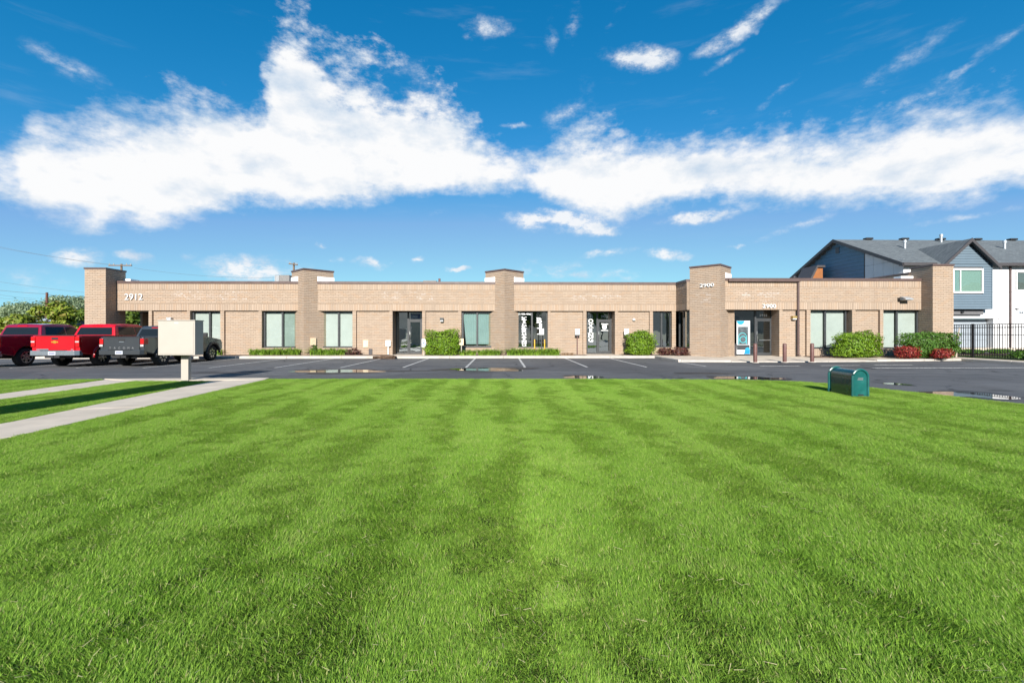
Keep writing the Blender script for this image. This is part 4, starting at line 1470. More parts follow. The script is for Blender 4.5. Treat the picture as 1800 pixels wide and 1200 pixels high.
def grow():
    rs = np.random.default_rng(5)
    pts, idx, rot, scl = [], [], [], []
    for poly in (LAWN, ST_A, ST_B):
        P = np.array([p[:2] for p in poly])
        lo, hi = P.min(0), P.max(0)
        lo[1] = max(lo[1], 0.6)
        for (sp, edge) in ((0.118, False), (0.062, True)):
            gx, gy = np.meshgrid(np.arange(lo[0], hi[0], sp), np.arange(lo[1], hi[1], sp))
            x = gx.ravel() + rs.uniform(-.5, .5, gx.size) * sp
            y = gy.ravel() + rs.uniform(-.5, .5, gx.size) * sp
            vis = np.abs(x) < 1.19 * np.maximum(y, 0) + 1.6
            ok = in_poly(x, y, poly) & vis
            x, y = x[ok], y[ok]
            e = edge_dist(x, y, poly)
            k = (e > 0.17) if not edge else ((e < 0.24) & (e > 0.03))
            x, y = x[k], y[k]
            n = len(x)
            if edge:
                v = 2 * VAR + rs.integers(0, 3, n)
            else:
                w1 = 0.05 * np.sin(y * 0.7 + 1.0) + 0.04 * np.sin(y * 1.9 + x)
                st = np.sin((x + w1) * 2 * np.pi / 1.02 + 1.1) + 0.55 * np.sin((x + w1) * 2 * np.pi / 0.47 + 0.4) + 0.5 * np.sin(x * 1.1 + y * 0.8) + 0.45 * np.sin(x * 2.3 - y * 1.4 + 2) + 0.4 * np.sin(x * 3.9 + y * 2.6)
                # more street-leaning tufts here, a darker patch imitating the tripod's cast shadow
                st += 2.6 * np.exp(-((x + 0.17) / 0.17) ** 2) * np.exp(-((y - 4.1) / 1.1) ** 2)
                pd = np.clip(0.47 + 0.38 * st, 0.02, 0.96)
                v = rs.integers(0, VAR, n) + np.where(rs.random(n) < pd, VAR, 0)
            pts.append(np.stack([x, y, np.full(n, LAWN_Z)], 1))
            idx.append(v)
            rot.append(rs.uniform(-0.6, 0.6, n) if not edge else rs.uniform(0, 6.28, n))
            big = rs.uniform(0.82, 1.18, n)
            scl.append(big)
    pts, idx, rot, scl = np.concatenate(pts), np.concatenate(idx), np.concatenate(rot), np.concatenate(scl)
    # keep the ground under the transformer clear
    me = bpy.data.meshes.new('grass')
    n = len(pts)
    me.vertices.add(n)
    me.vertices.foreach_set('co', pts.astype(np.float32).ravel())
    a = me.attributes.new('idx', 'INT', 'POINT')
    a.data.foreach_set('value', idx.astype(np.int32))
    a = me.attributes.new('rot', 'FLOAT_VECTOR', 'POINT')
    a.data.foreach_set('vector', np.stack([np.zeros(n), np.zeros(n), rot], 1).astype(np.float32).ravel())
    a = me.attributes.new('scl', 'FLOAT', 'POINT')
    a.data.foreach_set('value', scl.astype(np.float32))
    me.update()
    o = obj('grass', me, None, 'stuff', 'short mown green grass growing over the lawn in faint stripes')
    ng = bpy.data.node_groups.new('grow_grass', 'GeometryNodeTree')
    ng.interface.new_socket('Geometry', in_out='INPUT', socket_type='NodeSocketGeometry')
    ng.interface.new_socket('Geometry', in_out='OUTPUT', socket_type='NodeSocketGeometry')
    nd = ng.nodes
    gi, go = nd.new('NodeGroupInput'), nd.new('NodeGroupOutput')
    ci = nd.new('GeometryNodeCollectionInfo')
    ci.inputs['Collection'].default_value = gcol
    ci.inputs['Separate Children'].default_value = True
    ci.inputs['Reset Children'].default_value = True
    ip = nd.new('GeometryNodeInstanceOnPoints')
    ip.inputs['Pick Instance'].default_value = True

    def na(nm, tp):
        q = nd.new('GeometryNodeInputNamedAttribute')
        q.data_type = tp
        q.inputs['Name'].default_value = nm
        return [s_ for s_ in q.outputs if s_.enabled and s_.name == 'Attribute'][0]

    L = ng.links.new
    L(gi.outputs[0], ip.inputs['Points'])
    L(ci.outputs[0], ip.inputs['Instance'])
    L(na('idx', 'INT'), ip.inputs['Instance Index'])
    L(na('rot', 'FLOAT_VECTOR'), ip.inputs['Rotation'])
    L(na('scl', 'FLOAT'), ip.inputs['Scale'])
    L(ip.outputs[0], go.inputs[0])
    md = o.modifiers.new('grow', 'NODES')
    md.node_group = ng
    print('grass points', n)
    return o


grow()


def clippings():
    rs = np.random.default_rng(77)
    n = 2600
    y = 1.3 + 8.5 * rs.random(n) ** 1.6
    x = (rs.random(n) * 2 - 1) * (1.15 * y + 1)
    ok = in_poly(x, y, LAWN) & (edge_dist(x, y, LAWN) > .2)
    # they gather along the mower tracks
    ok &= rs.random(n) < 0.35 + 0.65 * (np.sin(x * 6.1 + np.sin(y)) > 0.2)
    x, y = x[ok], y[ok]
    n = len(x)
    a = rs.random(n) * 6.28
    L = rs.uniform(0.010, 0.030, n)
    w = rs.uniform(0.0010, 0.0022, n)
    z = LAWN_Z + rs.uniform(0.018, 0.032, n)
    d = np.stack([np.cos(a) * L, np.sin(a) * L, rs.uniform(-.006, .008, n)], 1)
    sd = np.stack([-np.sin(a) * w, np.cos(a) * w, rs.uniform(-.001, .001, n)], 1)
    p = np.stack([x, y, z], 1)
    P = np.stack([p - d - sd, p - d + sd, p + d + sd * .5, p + d - sd * .5], 1)
    quad_mesh('grass_clippings', P, rs.random(n), M['clipping'], None, kind='stuff')


clippings()


# ------------------------------------------------------------------ plants
def leaf_cloud(n, cen, rad, size, rs, expo=4.0, shell=0.55, wob=0.10, flat=0.0):
    """leaf quads spread through the outer part of a rounded box; returns (n,4,3)"""
    d = rs.normal(0, 1, (n, 3))
    d /= np.linalg.norm(d, axis=1)[:, None]
    k = (np.abs(d) ** expo).sum(1) ** (-1 / expo)
    ph = rs.uniform(0, 6.28, 6)
    lump = 1 + wob * (np.sin(d[:, 0] * 5 + ph[0]) * np.sin(d[:, 2] * 4 + ph[1]) + 0.7 * np.sin(d[:, 0] * 11 + ph[2]) * np.sin(d[:, 1] * 9 + ph[3]) + .5 * np.sin(d[:, 2] * 13 + ph[4]))
    t = shell + (1 - shell) * rs.random(n) ** 0.6
    t = t * np.where(rs.random(n) < 0.05, rs.uniform(1.04, 1.14, n), 1.0)
    p = d * (k * lump * t)[:, None] * np.array(rad) + np.array(cen)
    nr = d + rs.normal(0, 0.55, (n, 3)) + np.array([0, 0, 0.35])
    nr /= np.linalg.norm(nr, axis=1)[:, None]
    a = np.cross(nr, rs.normal(0, 1, (n, 3)))
    a /= np.linalg.norm(a, axis=1)[:, None]
    b = np.cross(nr, a)
    s = size * rs.uniform(0.6, 1.3, n)[:, None]
    return np.stack([p - a * s, p - b * s * 0.5 + nr * s * .12, p + a * s, p + b * s * 0.5 + nr * s * .12], 1)


def shrub(px0, px1, py0, py1, D, m, label, seed, n=5200, size=0.05, depth=None, name='clipped_shrub', cat='shrub', group=None, expo=4.0, wob=.12):
    rs = np.random.default_rng(seed)
    c = at((px0 + px1) / 2, D, z=0.14)
    w = (px1 - px0) / FPX * D / 2
    h = CH - (py0 - HY) / FPX * D - 0.14
    dp = depth or w * 0.7
    t = thing(name, label, cat, c, 0, group)
    P = leaf_cloud(n, (0, 0, h * 0.5), (w, dp, h * 0.5), size, rs, expo, wob=wob)
    P = P[(P[:, :, 2].min(1) > -0.02)]
    quad_mesh('foliage', P, rs.random(len(P)), M[m], t)
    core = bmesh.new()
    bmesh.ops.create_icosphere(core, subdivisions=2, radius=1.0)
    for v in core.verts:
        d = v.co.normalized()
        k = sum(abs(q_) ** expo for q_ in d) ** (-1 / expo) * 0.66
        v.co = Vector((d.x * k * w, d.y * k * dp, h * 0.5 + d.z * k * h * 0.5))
    me = bpy.data.meshes.new('dark_core')
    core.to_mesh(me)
    me.materials.append(M['twig_shade'])  # solid twig core, shade between the leaves put into its dark colour
    obj('dark_core', me, t)
    mb = MB()
    for i in range(5):
        x_ = rs.uniform(-.4, .4) * w
        mb.tube([(x_ * .5, 0, -0.03), (x_, 0, h * 0.3)], 0.02, 5)
    mb.build('stem', M['bark'], t)
    return t


DC = 27.3
shrub(748.5, 806, 581, 623.5, DC, 'shrub_lime', 'wide lime green clipped shrub between the blue parking sign and the curtained window', 1, n=9000, depth=.55, expo=8)
shrub(1101.5, 1148.5, 583, 623.5, DC, 'shrub_lime', 'narrow lime green clipped shrub beside a dark sign post, right of the boxing door', 2, n=7500, depth=.55, expo=8)
shrub(1466, 1546, 584, 626, 24.9, 'shrub_lime', 'broad yellow-green rounded shrub under the first window right of the bollards', 3, n=9000, depth=.6, expo=3.4)
shrub(1583, 1683, 583.5, 626, 24.4, 'shrub_green', 'large dark green rounded shrub in front of the right corner pier', 4, n=10000, depth=.6, expo=3.4)
shrub(1575, 1615, 608, 627, 24.0, 'shrub_red', 'brighter red low shrub left of the large dark green shrub', 5, n=2600, size=.04, depth=.45, expo=2.6)
shrub(1636, 1670, 612, 627, 23.8, 'shrub_red', 'smaller deep red low shrub at the right end of the dark green shrub', 6, n=2200, size=.04, depth=.42, expo=2.6)
shrub(1783, 1850, 614, 633, 23.3, 'shrub_green', 'low green shrub growing against the black picket fence at the photo edge', 7, n=3000, depth=.6, expo=2.4)
shrub(1690, 1728, 614, 626, 29.0, 'shrub_green', 'small dark shrub behind the black picket fence below the garage door', 8, n=1600, depth=.4, expo=2.4)
shrub(1737, 1776, 613, 626, 29.5, 'shrub_green', 'low dark shrub behind the black picket fence below the white wall', 9, n=1600, depth=.4, expo=2.4)


def strap_plant(px0, px1, py0, D, m, label, seed, n=170, name='daylily_plant', group=None, cat='plant', w=0.017, arch=0.6):
    rs = np.random.default_rng(seed)
    c = at((px0 + px1) / 2, D, z=0.14)
    rw = (px1 - px0) / FPX * D / 2
    h = CH - (py0 - HY) / FPX * D - 0.14
    quads, rr = [], []
    n = int(n * 1.5)
    for i in range(n):
        bx, by = rs.uniform(-.85, .85) * rw, rs.uniform(-.22, .22)
        az = rs.uniform(0, 6.28)
        L = h * rs.uniform(1.1, 1.75)
        dr = np.array([math.cos(az), math.sin(az), 0])
        sd = np.array([-math.sin(az), math.cos(az), 0]) * w * rs.uniform(.7, 1.3)
        prev = np.array([bx, by, -0.01])
        el = rs.uniform(1.1, 1.5)
        pw = 1.0
        k = rs.random()
        for s_ in range(4):
            nx = prev + (dr * math.cos(el) + np.array([0, 0, math.sin(el)])) * L / 4
            nw = [1.0, .85, .6, .12][s_]
            quads.append([prev - sd * pw, prev + sd * pw, nx + sd * nw, nx - sd * nw])
            rr.append(k)
            prev, pw = nx, nw
            el -= arch * rs.uniform(.7, 1.3)
    t = thing(name, label, cat, c, 0, group)
    quad_mesh('leaves', np.array(quads), np.array(rr), M[m], t)
    return t


GL = 'daylily clumps along the brick wall'
strap_plant(437, 478, 609.5, DC, 'lily', 'leftmost daylily clump, under the left edge of the pale blind window', 21, 180, group=GL)
strap_plant(474, 531, 608.5, DC, 'lily', 'wide daylily clump in front of the half dim blind window', 22, 260, group=GL)
strap_plant(540, 611, 608.8, DC, 'lily', 'daylily clump right of the first tall diamond pier, under the pale blind window', 23, 300, group=GL)
strap_plant(805, 839, 612, DC, 'lily', 'small daylily clump beside the lime shrub under the curtained window', 24, 130, group=GL)
strap_plant(838, 881, 610.5, DC, 'lily', 'daylily clump against the left foot of the middle diamond pier', 25, 190, group=GL)
strap_plant(888, 940, 608.5, DC, 'lily', 'daylily clump below the kickboxing lettering', 26, 240, group=GL)
strap_plant(934, 987, 608.8, DC, 'lily', 'daylily clump below the yellow marker posts', 27, 240, group=GL)
strap_plant(376, 390, 612, 27.5, 'lily', 'daylily clump showing behind the front wheel of the grey pickup', 28, 60, group=GL)
strap_plant(985, 1010, 617.5, DC, 'dryplant', 'low withered brown plant right of the last daylily clump', 29, 60, 'withered_plant', w=.01)
shrub(609, 631, 611.5, 623.5, 27.4, 'purple', 'small dark red leafy plant beside the recessed wall panel', 31, n=420, size=.05, depth=.25, name='purple_plant', cat='plant', expo=2.4, wob=.3)
shrub(630, 636, 618.5, 623.5, 27.4, 'purple', 'tiny dark red seedling near the crawl vent', 32, n=80, size=.03, depth=.1, name='purple_plant', cat='plant', expo=2.2, wob=.3)
shrub(1156, 1183, 611.5, 624, 26.9, 'purple', 'dark purple leafy plant below the narrow window, left one of two', 33, n=900, size=.055, depth=.35, name='purple_plant', cat='plant', expo=2.6, wob=.25)
shrub(1181, 1211, 611.0, 624.6, 26.6, 'purple', 'dark purple leafy plant in the corner against the 2900 pier', 34, n=1000, size=.055, depth=.35, name='purple_plant', cat='plant', expo=2.6, wob=.25)
shrub(548, 558, 606.5, 616, 27.2, 'shrub_green', 'small dark green sprig poking out at the foot of the first diamond pier', 35, n=200, size=.05, depth=.2, name='green_plant', cat='plant', expo=2.2, wob=.2)


# trees
def tree(px, D, top_y, width, m, label, seed, n=6000, size=0.16, base=0.3, clumps=14, name='leafy_tree', group=None, trunk=True, low=0.25):
    rs = np.random.default_rng(seed)
    c = at(px, D, z=0.0)
    H = CH - (top_y - HY) / FPX * D
    t = thing(name, label, 'tree', c, 0, group)
    cz0 = H * low
    quads = []
    cents = []
    for k in range(clumps):
        a = rs.uniform(0, 6.28)
        r = math.sqrt(rs.random()) * 0.72
        zz = rs.uniform(0.12, 0.92)
        rr = r * math.sqrt(max(0.1, 1 - ((zz - 0.42) / 0.68) ** 2))
        cents.append((math.cos(a) * rr * width / 2, math.sin(a) * rr * width / 2, cz0 + zz * (H - cz0) * 0.9))
    cents.append((0, 0, H * 0.86))
    for cc in cents:
        rad = width * rs.uniform(0.13, 0.23)
        q_ = leaf_cloud(n // len(cents), cc, (rad, rad, rad * rs.uniform(.55, .8)), size, rs, 2.2, shell=0.25, wob=0.25)
        q_ = q_[q_[:, :, 2].max(1) < H]
        quads.append(q_)
    P = np.concatenate(quads)
    quad_mesh('crown', P, rs.random(len(P)), M[m], t)
    mb = MB()
    r0 = 0.035 * H * 0.6
    mb.tube([(0, 0, -0.05), (0.02, 0, H * .2), (0.05, 0.03, H * .45), (0.03, 0, H * .75)], [r0 * 1.3, r0, r0 * .75, r0 * .3], 8)
    for cc in cents[:9]:
        z0_ = H * rs.uniform(.22, .45)
        mb.tube([(0.02, 0, z0_), (cc[0] * .5, cc[1] * .5, (z0_ + cc[2]) / 2 + .1), cc], [r0 * .45, r0 * .3, r0 * .1], 5)
    mb.build('trunk', M['bark'], t, smooth=True)
    return t


GT = 'trees beyond the left end of the building'
tree(104, 40, 528, 4.6, 'tree_yel', 'tallest yellow-green tree, straight behind the bright red pickup', 41, 9000, group=GT, low=.12)
tree(40, 38, 551, 3.8, 'tree_yel', 'lower yellow-green tree behind the roof of the dark red pickup', 42, 6500, group=GT, low=.08)
tree(150, 44, 541, 3.6, 'tree_green', 'green tree next to the left corner pier', 43, 6000, group=GT, low=.05)
tree(-8, 40, 556, 4.0, 'tree_green', 'green bushy tree cut by the left edge of the photo', 44, 4000, group=GT, low=.05)
tree(234, 38, 536, 4.6, 'tree_green', 'green tree glimpsed through the open porch beside the left pier', 45, 7000, group=GT, low=.02)
tree(98, 72, 517.5, 11, 'tree_haze', 'hazy green tall tree behind the reddish utility pole', 46, 14000, .17, group=GT, low=.2)
tree(140, 76, 520, 9, 'tree_haze', 'hazy green tree in the distance against the left pier', 47, 13000, .17, group=GT, low=.2)
tree(45, 74, 531, 8, 'tree_haze', 'hazy green tree in the distance above the dark red pickup', 48, 10000, .17, group=GT, low=.2)
tree(14, 76, 543, 7, 'tree_haze', 'hazy green tree low in the distance at the left edge', 49, 8000, .17, group=GT, low=.2)
for i, (x, y) in enumerate(((-38, -34), (-24, -40), (-9, -37), (8, -42), (22, -36), (40, -40))):
    q_ = tree(900, 1, 584, 8, 'tree_green', 'street tree across the road from the lawn', 60 + i, 2200, .34, group='trees across the road', clumps=9) if False else None
# small grey house between the trees
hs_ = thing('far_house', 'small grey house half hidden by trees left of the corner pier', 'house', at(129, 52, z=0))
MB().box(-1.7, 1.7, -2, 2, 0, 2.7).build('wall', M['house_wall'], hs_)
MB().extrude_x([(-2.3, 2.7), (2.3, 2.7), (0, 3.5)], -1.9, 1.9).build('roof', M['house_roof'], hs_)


# across the road behind the viewpoint: what the shop windows mirror
def back_tree(x, y, h, w, m, seed, label):
    rs = np.random.default_rng(seed)
    t = thing('street_tree', label, 'tree', (x, y, 0), 0, 'trees across the road')
    qs = []
    for k in range(9):
        a, r = rs.uniform(0, 6.28), math.sqrt(rs.random()) * .6
        qs.append(leaf_cloud(260, (math.cos(a) * r * w / 2, math.sin(a) * r * w / 2, h * rs.uniform(.35, .85)), (w * .22, w * .22, h * .14), .3, rs, 2.2, shell=.3, wob=.2))
    P = np.concatenate(qs)
    quad_mesh('crown', P, rs.random(len(P)), M[m], t)
    MB().tube([(0, 0, -.1), (0, 0, h * .6)], [.22, .1], 7).build('trunk', M['bark'], t)


for i, (x, y, h, w) in enumerate(((-38, -32, 8, 7), (-25, -36, 10, 8), (-11, -33, 7, 7), (6, -37, 9, 9), (20, -33, 8, 7), (37, -36, 9, 8))):
    back_tree(x, y, h, w, 'tree_green', 80 + i, ['tall broad street tree', 'wide street tree', 'low street tree', 'tallest street tree', 'narrow street tree', 'far right street tree'][i] + ' across the road from the lawn')
mt = MB()
rs_ = random.Random(4)
NX = 60
prev = None
ridge = []
for i in range(NX + 1):
    x = -5200 + 10400 * i / NX
    h = 330 + 130 * math.sin(i * .37) + 80 * math.sin(i * .91 + 1) + rs_.uniform(-50, 50)
    ridge.append((x, -2950 - rs_.uniform(0, 250), h))
for i in range(NX):
    a, b = ridge[i], ridge[i + 1]
    mt.face([(b[0], -2000, -1), (a[0], -2000, -1), a, b])
    mt.face([a, (a[0], -3900, -1), (b[0], -3900, -1), b])
mt.build('mountain', M['mountain'], None, kind='structure')


# ------------------------------------------------------------------ pickups
def arch(cy, cz, r, n=12, rev=False):
    pts = [(cy + r * math.cos(math.pi * k / n), cz + r * math.sin(math.pi * k / n)) for k in range(n + 1)]
    return pts if not rev else pts[::-1]


def pickup(name, label, loc, rot, paint, W=1.9, wb=3.5, rail=1.32, roof=1.82, wheel=0.40, chrome=True, spoke='alloy', cab0=0.62, belt=None, badge=None, flare=False, lift=0.0, crew=True, letters=None, lift_tail=0):
    """rear axle at the origin, nose towards +y"""
    t = thing(name, label, 'pickup truck', loc, rot, 'pickups parked facing the building')
    P = M[paint]
    rear, nose = -1.16, wb + 0.92
    hb = 1.16
    belt = belt or rail - 0.02
    sill = 0.46 + lift
    ra = wheel + 0.10
    hoodz = belt - 0.10
    prof = [(rear, sill + 0.14), (rear - 0.02, rail - 0.03), (rear + 0.02, rail), (cab0, rail), (cab0 + 0.02, belt), (wb - 0.42, belt), (wb + 0.3, hoodz),
            (nose - 0.12, hoodz - 0.07), (nose, hoodz - 0.22), (nose + 0.02, sill + 0.12), (nose - 0.1, sill), (wb + ra + 0.02, sill)]
    prof += [(wb + ra * math.cos(a), wheel + ra * math.sin(a)) for a in [R(12) + (R(168) - R(12)) * k / 12 for k in range(13)]]
    prof += [(wb - ra - 0.02, sill - 0.02), (ra + 0.02, sill - 0.02)]
    prof += [(ra * math.cos(a), wheel + ra * math.sin(a)) for a in [R(12) + (R(168) - R(12)) * k / 12 for k in range(13)]]
    prof += [(-ra - 0.02, sill + 0.02)]

    def tum(y, z):
        s = 1.0 - 0.055 * max(0, (z - 0.95) / 0.5) - 0.03 * max(0, (0.7 - z) / 0.3)
        if y > wb:
            s *= 1 - 0.10 * ((y - wb) / 0.95) ** 2
        return s

    n = len(prof)
    body = MB()
    hw = W / 2
    NS = 5
    vs, fs = [], []
    for j in range(NS):
        k = -1 + 2 * j / (NS - 1)
        for p in prof:
            crown = (0.025 * (1 - k * k)) if p[1] > 1.0 and p[0] > cab0 else 0
            vs.append((k * hw * tum(*p), p[0], p[1] + crown))
    for j in range(NS - 1):
        for i in range(n):
            i2 = (i + 1) % n
            fs.append((j * n + i, j * n + i2, (j + 1) * n + i2, (j + 1) * n + i))
    fs.append(tuple(range(n - 1, -1, -1)))
    fs.append(tuple((NS - 1) * n + i for i in range(n)))
    body.add(vs, fs)
    bo = body.build('body', P, t, bevel=0.035, seg=3)
    # bed well, dark cover lying inside the rails
    MB().box(-hw * .86, hw * .86, rear + 0.07, cab0 - 0.05, rail + 0.001, rail + 0.012).build('bed_rail', M['black'], t)
    # cab
    L = 1.62 if crew else 1.2
    c0, c1 = cab0 + 0.02, min(wb - 0.30, cab0 + 2.55)
    cabp = [(c0, belt - 0.02), (c0 + 0.16, roof - 0.10), (c0 + 0.26, roof - 0.02), (c0 + 0.8, roof + 0.01), (c1 - 0.95, roof), (c1 - 0.80, roof - 0.05), (c1, belt - 0.02)]

    def tc(y, z):
        return 0.945 - 0.17 * (z - belt) / (roof - belt)

    cb = MB()
    m_ = len(cabp)
    vs, fs = [], []
    for j in range(NS):
        k = -1 + 2 * j / (NS - 1)
        for p in cabp:
            vs.append((k * hw * tc(*p), p[0], p[1] + (0.03 * (1 - k * k) if p[1] > roof - 0.2 else 0)))
    for j in range(NS - 1):
        for i in range(m_):
            i2 = (i + 1) % m_
            fs.append((j * m_ + i, (j + 1) * m_ + i, (j + 1) * m_ + i2, j * m_ + i2))
    fs.append(tuple(range(m_)))
    fs.append(tuple((NS - 1) * m_ + i for i in range(m_ - 1, -1, -1)))
    cb.add(vs, fs)
    cab = cb.build('cab', P, t, bevel=0.04, seg=3)
    gm = M['car_glass']
    # side glass: rear and front door windows
    zt, zl = roof - 0.12, belt + 0.05
    post = c0 + 0.26 + (c1 - c0 - 0.26) * 0.44

    def sideglass(sg, ya0, ya1, yb1, yb0):
        q_ = MB()
        off = 0.012
        pts = [(ya0, zl), (ya1, zl), (yb1, zt), (yb0, zt)]
        P3_ = [(sg * (hw * tc(*p) + off), p[0], p[1]) for p in pts]
        P2_ = [(sg * (hw * tc(*p) - .02), p[0], p[1]) for p in pts]
        if sg < 0:
            P3_, P2_ = P3_[::-1], P2_[::-1]
        q_.add(P3_ + P2_, [(0, 1, 2, 3)] + [(i, 4 + i, 4 + (i + 1) % 4, (i + 1) % 4) for i in range(4)])
        q_.build('side_window', gm, t)

    for sg in (1, -1):
        sideglass(sg, c0 + 0.24, post - 0.04, post - 0.05, c0 + 0.33)
        sideglass(sg, post + 0.04, c1 - 0.20, c1 - 0.86, post + 0.03)
    # rear window follows the slope of the cab back
    q_ = MB()
    zz0, zz1 = belt + 0.05, roof - 0.15
    yy = lambda z: c0 + 0.16 * (z - belt + .02) / (roof - .08 - belt) - 0.012
    w0, w1 = hw * 0.80, hw * 0.71
    q_.face([(-w0, yy(zz0), zz0), (w0, yy(zz0), zz0), (w1, yy(zz1), zz1), (-w1, yy(zz1), zz1)])
    q_.build('rear_window', gm, t)
    q_ = MB()
    q_.box(-0.22, 0.22, c0 + 0.14, c0 + 0.17, roof - 0.10, roof - 0.065)
    q_.build('brake_light', M['tail'], t)
    yw = lambda z: c1 - 0.80 * (z - belt + .02) / (roof - .03 - belt) + 0.012
    q_ = MB()
    zz0, zz1 = belt + 0.04, roof - 0.10
    q_.face([(w0, yw(zz0), zz0), (-w0, yw(zz0), zz0), (-w1, yw(zz1), zz1), (w1, yw(zz1), zz1)])
    q_.build('windshield', gm, t)
    # door seams and handles
    for sg in (1, -1):
        for y_ in (c0 + 0.10, post, c1 - 0.02):
            xs_ = sg * (hw * tum(0, 0.9))
            MB().box(xs_ - 0.012, xs_ + 0.003 * sg, y_ - 0.006, y_ + 0.006, sill + 0.08, belt - 0.03).build('door_seam', M['black'], bo)
        for y_ in (post - 0.22, c1 - 1.2):
            xs_ = sg * (hw * tum(0, belt - 0.14) + 0.02)
            MB().box(xs_ - 0.02, xs_ + 0.02, y_, y_ + 0.20, belt - 0.16, belt - 0.12).build('door_handle', P, t, bevel=0.008)
        mr = MB()
        xs_ = sg * (hw + 0.10)
        mr.box(xs_ - 0.10, xs_ + 0.10, c1 - 0.52, c1 - 0.40, belt - 0.0, belt + 0.20)
        mr.build('mirror', M['black'] if paint != 'red_paint' else P, t, bevel=0.03)
    # tailgate
    tg = MB()
    tg.box(-hw * 0.80, hw * 0.80, rear - 0.045, rear - 0.012, sill + 0.20, rail - 0.015)
    tgo = tg.build('tailgate', P, t, bevel=0.012)
    MB().box(-hw * 0.82, hw * 0.82, rear - 0.055, rear + 0.05, rail - 0.014, rail + 0.02).build('tailgate_trim', M['black'], tgo, bevel=0.01)
    MB().box(-0.14, 0.14, rear - 0.056, rear - 0.046, rail - 0.17, rail - 0.08).build('handle', M['black'], tgo, bevel=0.006)
    if badge == 'gold':
        b_ = MB()
        zc = rail - 0.27
        b_.prism([(-.14, -.025), (-.05, -.025), (-.05, -.055), (.05, -.055), (.06, -.025), (.15, -.025), (.13, .025), (.05, .025), (.05, .055), (-.05, .055), (-.06, .025), (-.15, .025)], 0, 0.012)
        b_.v = [(v[0], rear - 0.047 - v[2], zc + v[1]) for v in b_.v]
        b_.build('badge', M['gold'], tgo)
        MB().box(-hw * .76, -hw * .76 + 0.5, rear - 0.05, rear - 0.046, sill + 0.25, sill + 0.30).build('badge_lettering', M['chrome'], tgo)
        MB().box(hw * .76 - 0.10, hw * .76, rear - 0.05, rear - 0.046, sill + 0.25, sill + 0.29).build('badge_lettering', M['chrome'], tgo)
    for i, ch in enumerate(letters or ''):
        me = text_mesh(ch, 0.02, 0.01)
        for v in me.vertices:
            v.co = Vector(((i - 2.5) * 0.19 + v.co.x * 0.12 - 0.04, rear - 0.048 - v.co.z * .2, sill + 0.27 + v.co.y * 0.12))
        me.materials.clear()
        me.materials.append(M['dullletter'])
        obj('tailgate_letter', me, tgo)
    if letters:
        MB().box(-0.10, 0.10, rear - 0.05, rear - 0.046, rail - 0.22, rail - 0.19).build('badge', M['chrome'], tgo)
    # lights
    for sg in (1, -1):
        xs0, xs1 = sorted((sg * hw * 0.825, sg * (hw * tum(0, 1.1) + 0.014)))
        zt_ = rail - 0.07 if letters else rail - 0.04
        zb_ = zt_ - (0.24 if letters else 0.44)
        tl = MB().box(xs0, xs1, rear - 0.05, rear + (0.22 if letters else 0.10), zb_, zt_)
        tlo = tl.build('tail_light', M['tail'], t, bevel=0.02)
        MB().box(xs0 + .01, xs1 - .01, rear - 0.054, rear - 0.045, zb_ + (.19 if not letters else -.10), zb_ + (.25 if not letters else -0.01)).build('reverse_light', M['taillo'], tlo)
        hx0, hx1 = sorted((sg * hw * 0.52, sg * hw * 0.86))
        MB().box(hx0, hx1, nose - 0.14, nose - 0.01, hoodz - 0.30, hoodz - 0.13).build('headlight', M['taillo'], t, bevel=0.02)
    # bumper
    bm = MB()
    bz = sill + 0.02
    bm.prism([(-hw * .98, rear + 0.16), (-hw * 1.0, rear - 0.02), (-hw * .9, rear - 0.17), (hw * .9, rear - 0.17), (hw * 1.0, rear - 0.02), (hw * .98, rear + 0.16)], bz, bz + 0.21)
    bo2 = bm.build('bumper', M['chrome'] if chrome else M['grey_paint'], t, bevel=0.02)
    MB().box(-hw * .5, hw * .5, rear - 0.18, rear + 0.1, bz + 0.211, bz + 0.23).build('bumper_step', M['black'], bo2)
    pl = MB().box(-0.155, 0.155, rear - 0.184, rear - 0.172, bz + 0.02, bz + 0.17).build('licence_plate', M['plate'], t)
    for i in range(6):
        MB().box(-0.12 + i * .042, -0.095 + i * .042, rear - 0.187, rear - 0.185, bz + 0.06, bz + 0.13).build('plate_mark', M['plate_ink'], pl)
    # underbody
    ub = MB()
    ub.box(-hw * .55, hw * .55, rear + .1, nose - .3, wheel - 0.02, sill + 0.1)
    ub.box(-hw * .8, hw * .8, -0.07, 0.07, wheel - 0.07, wheel + 0.07)
    ub.box(-0.06, 0.06, rear - 0.2, rear + 0.2, wheel + 0.0, wheel + .09)
    ub.build('chassis', M['black'], t)
    # wheels
    tw = 0.27
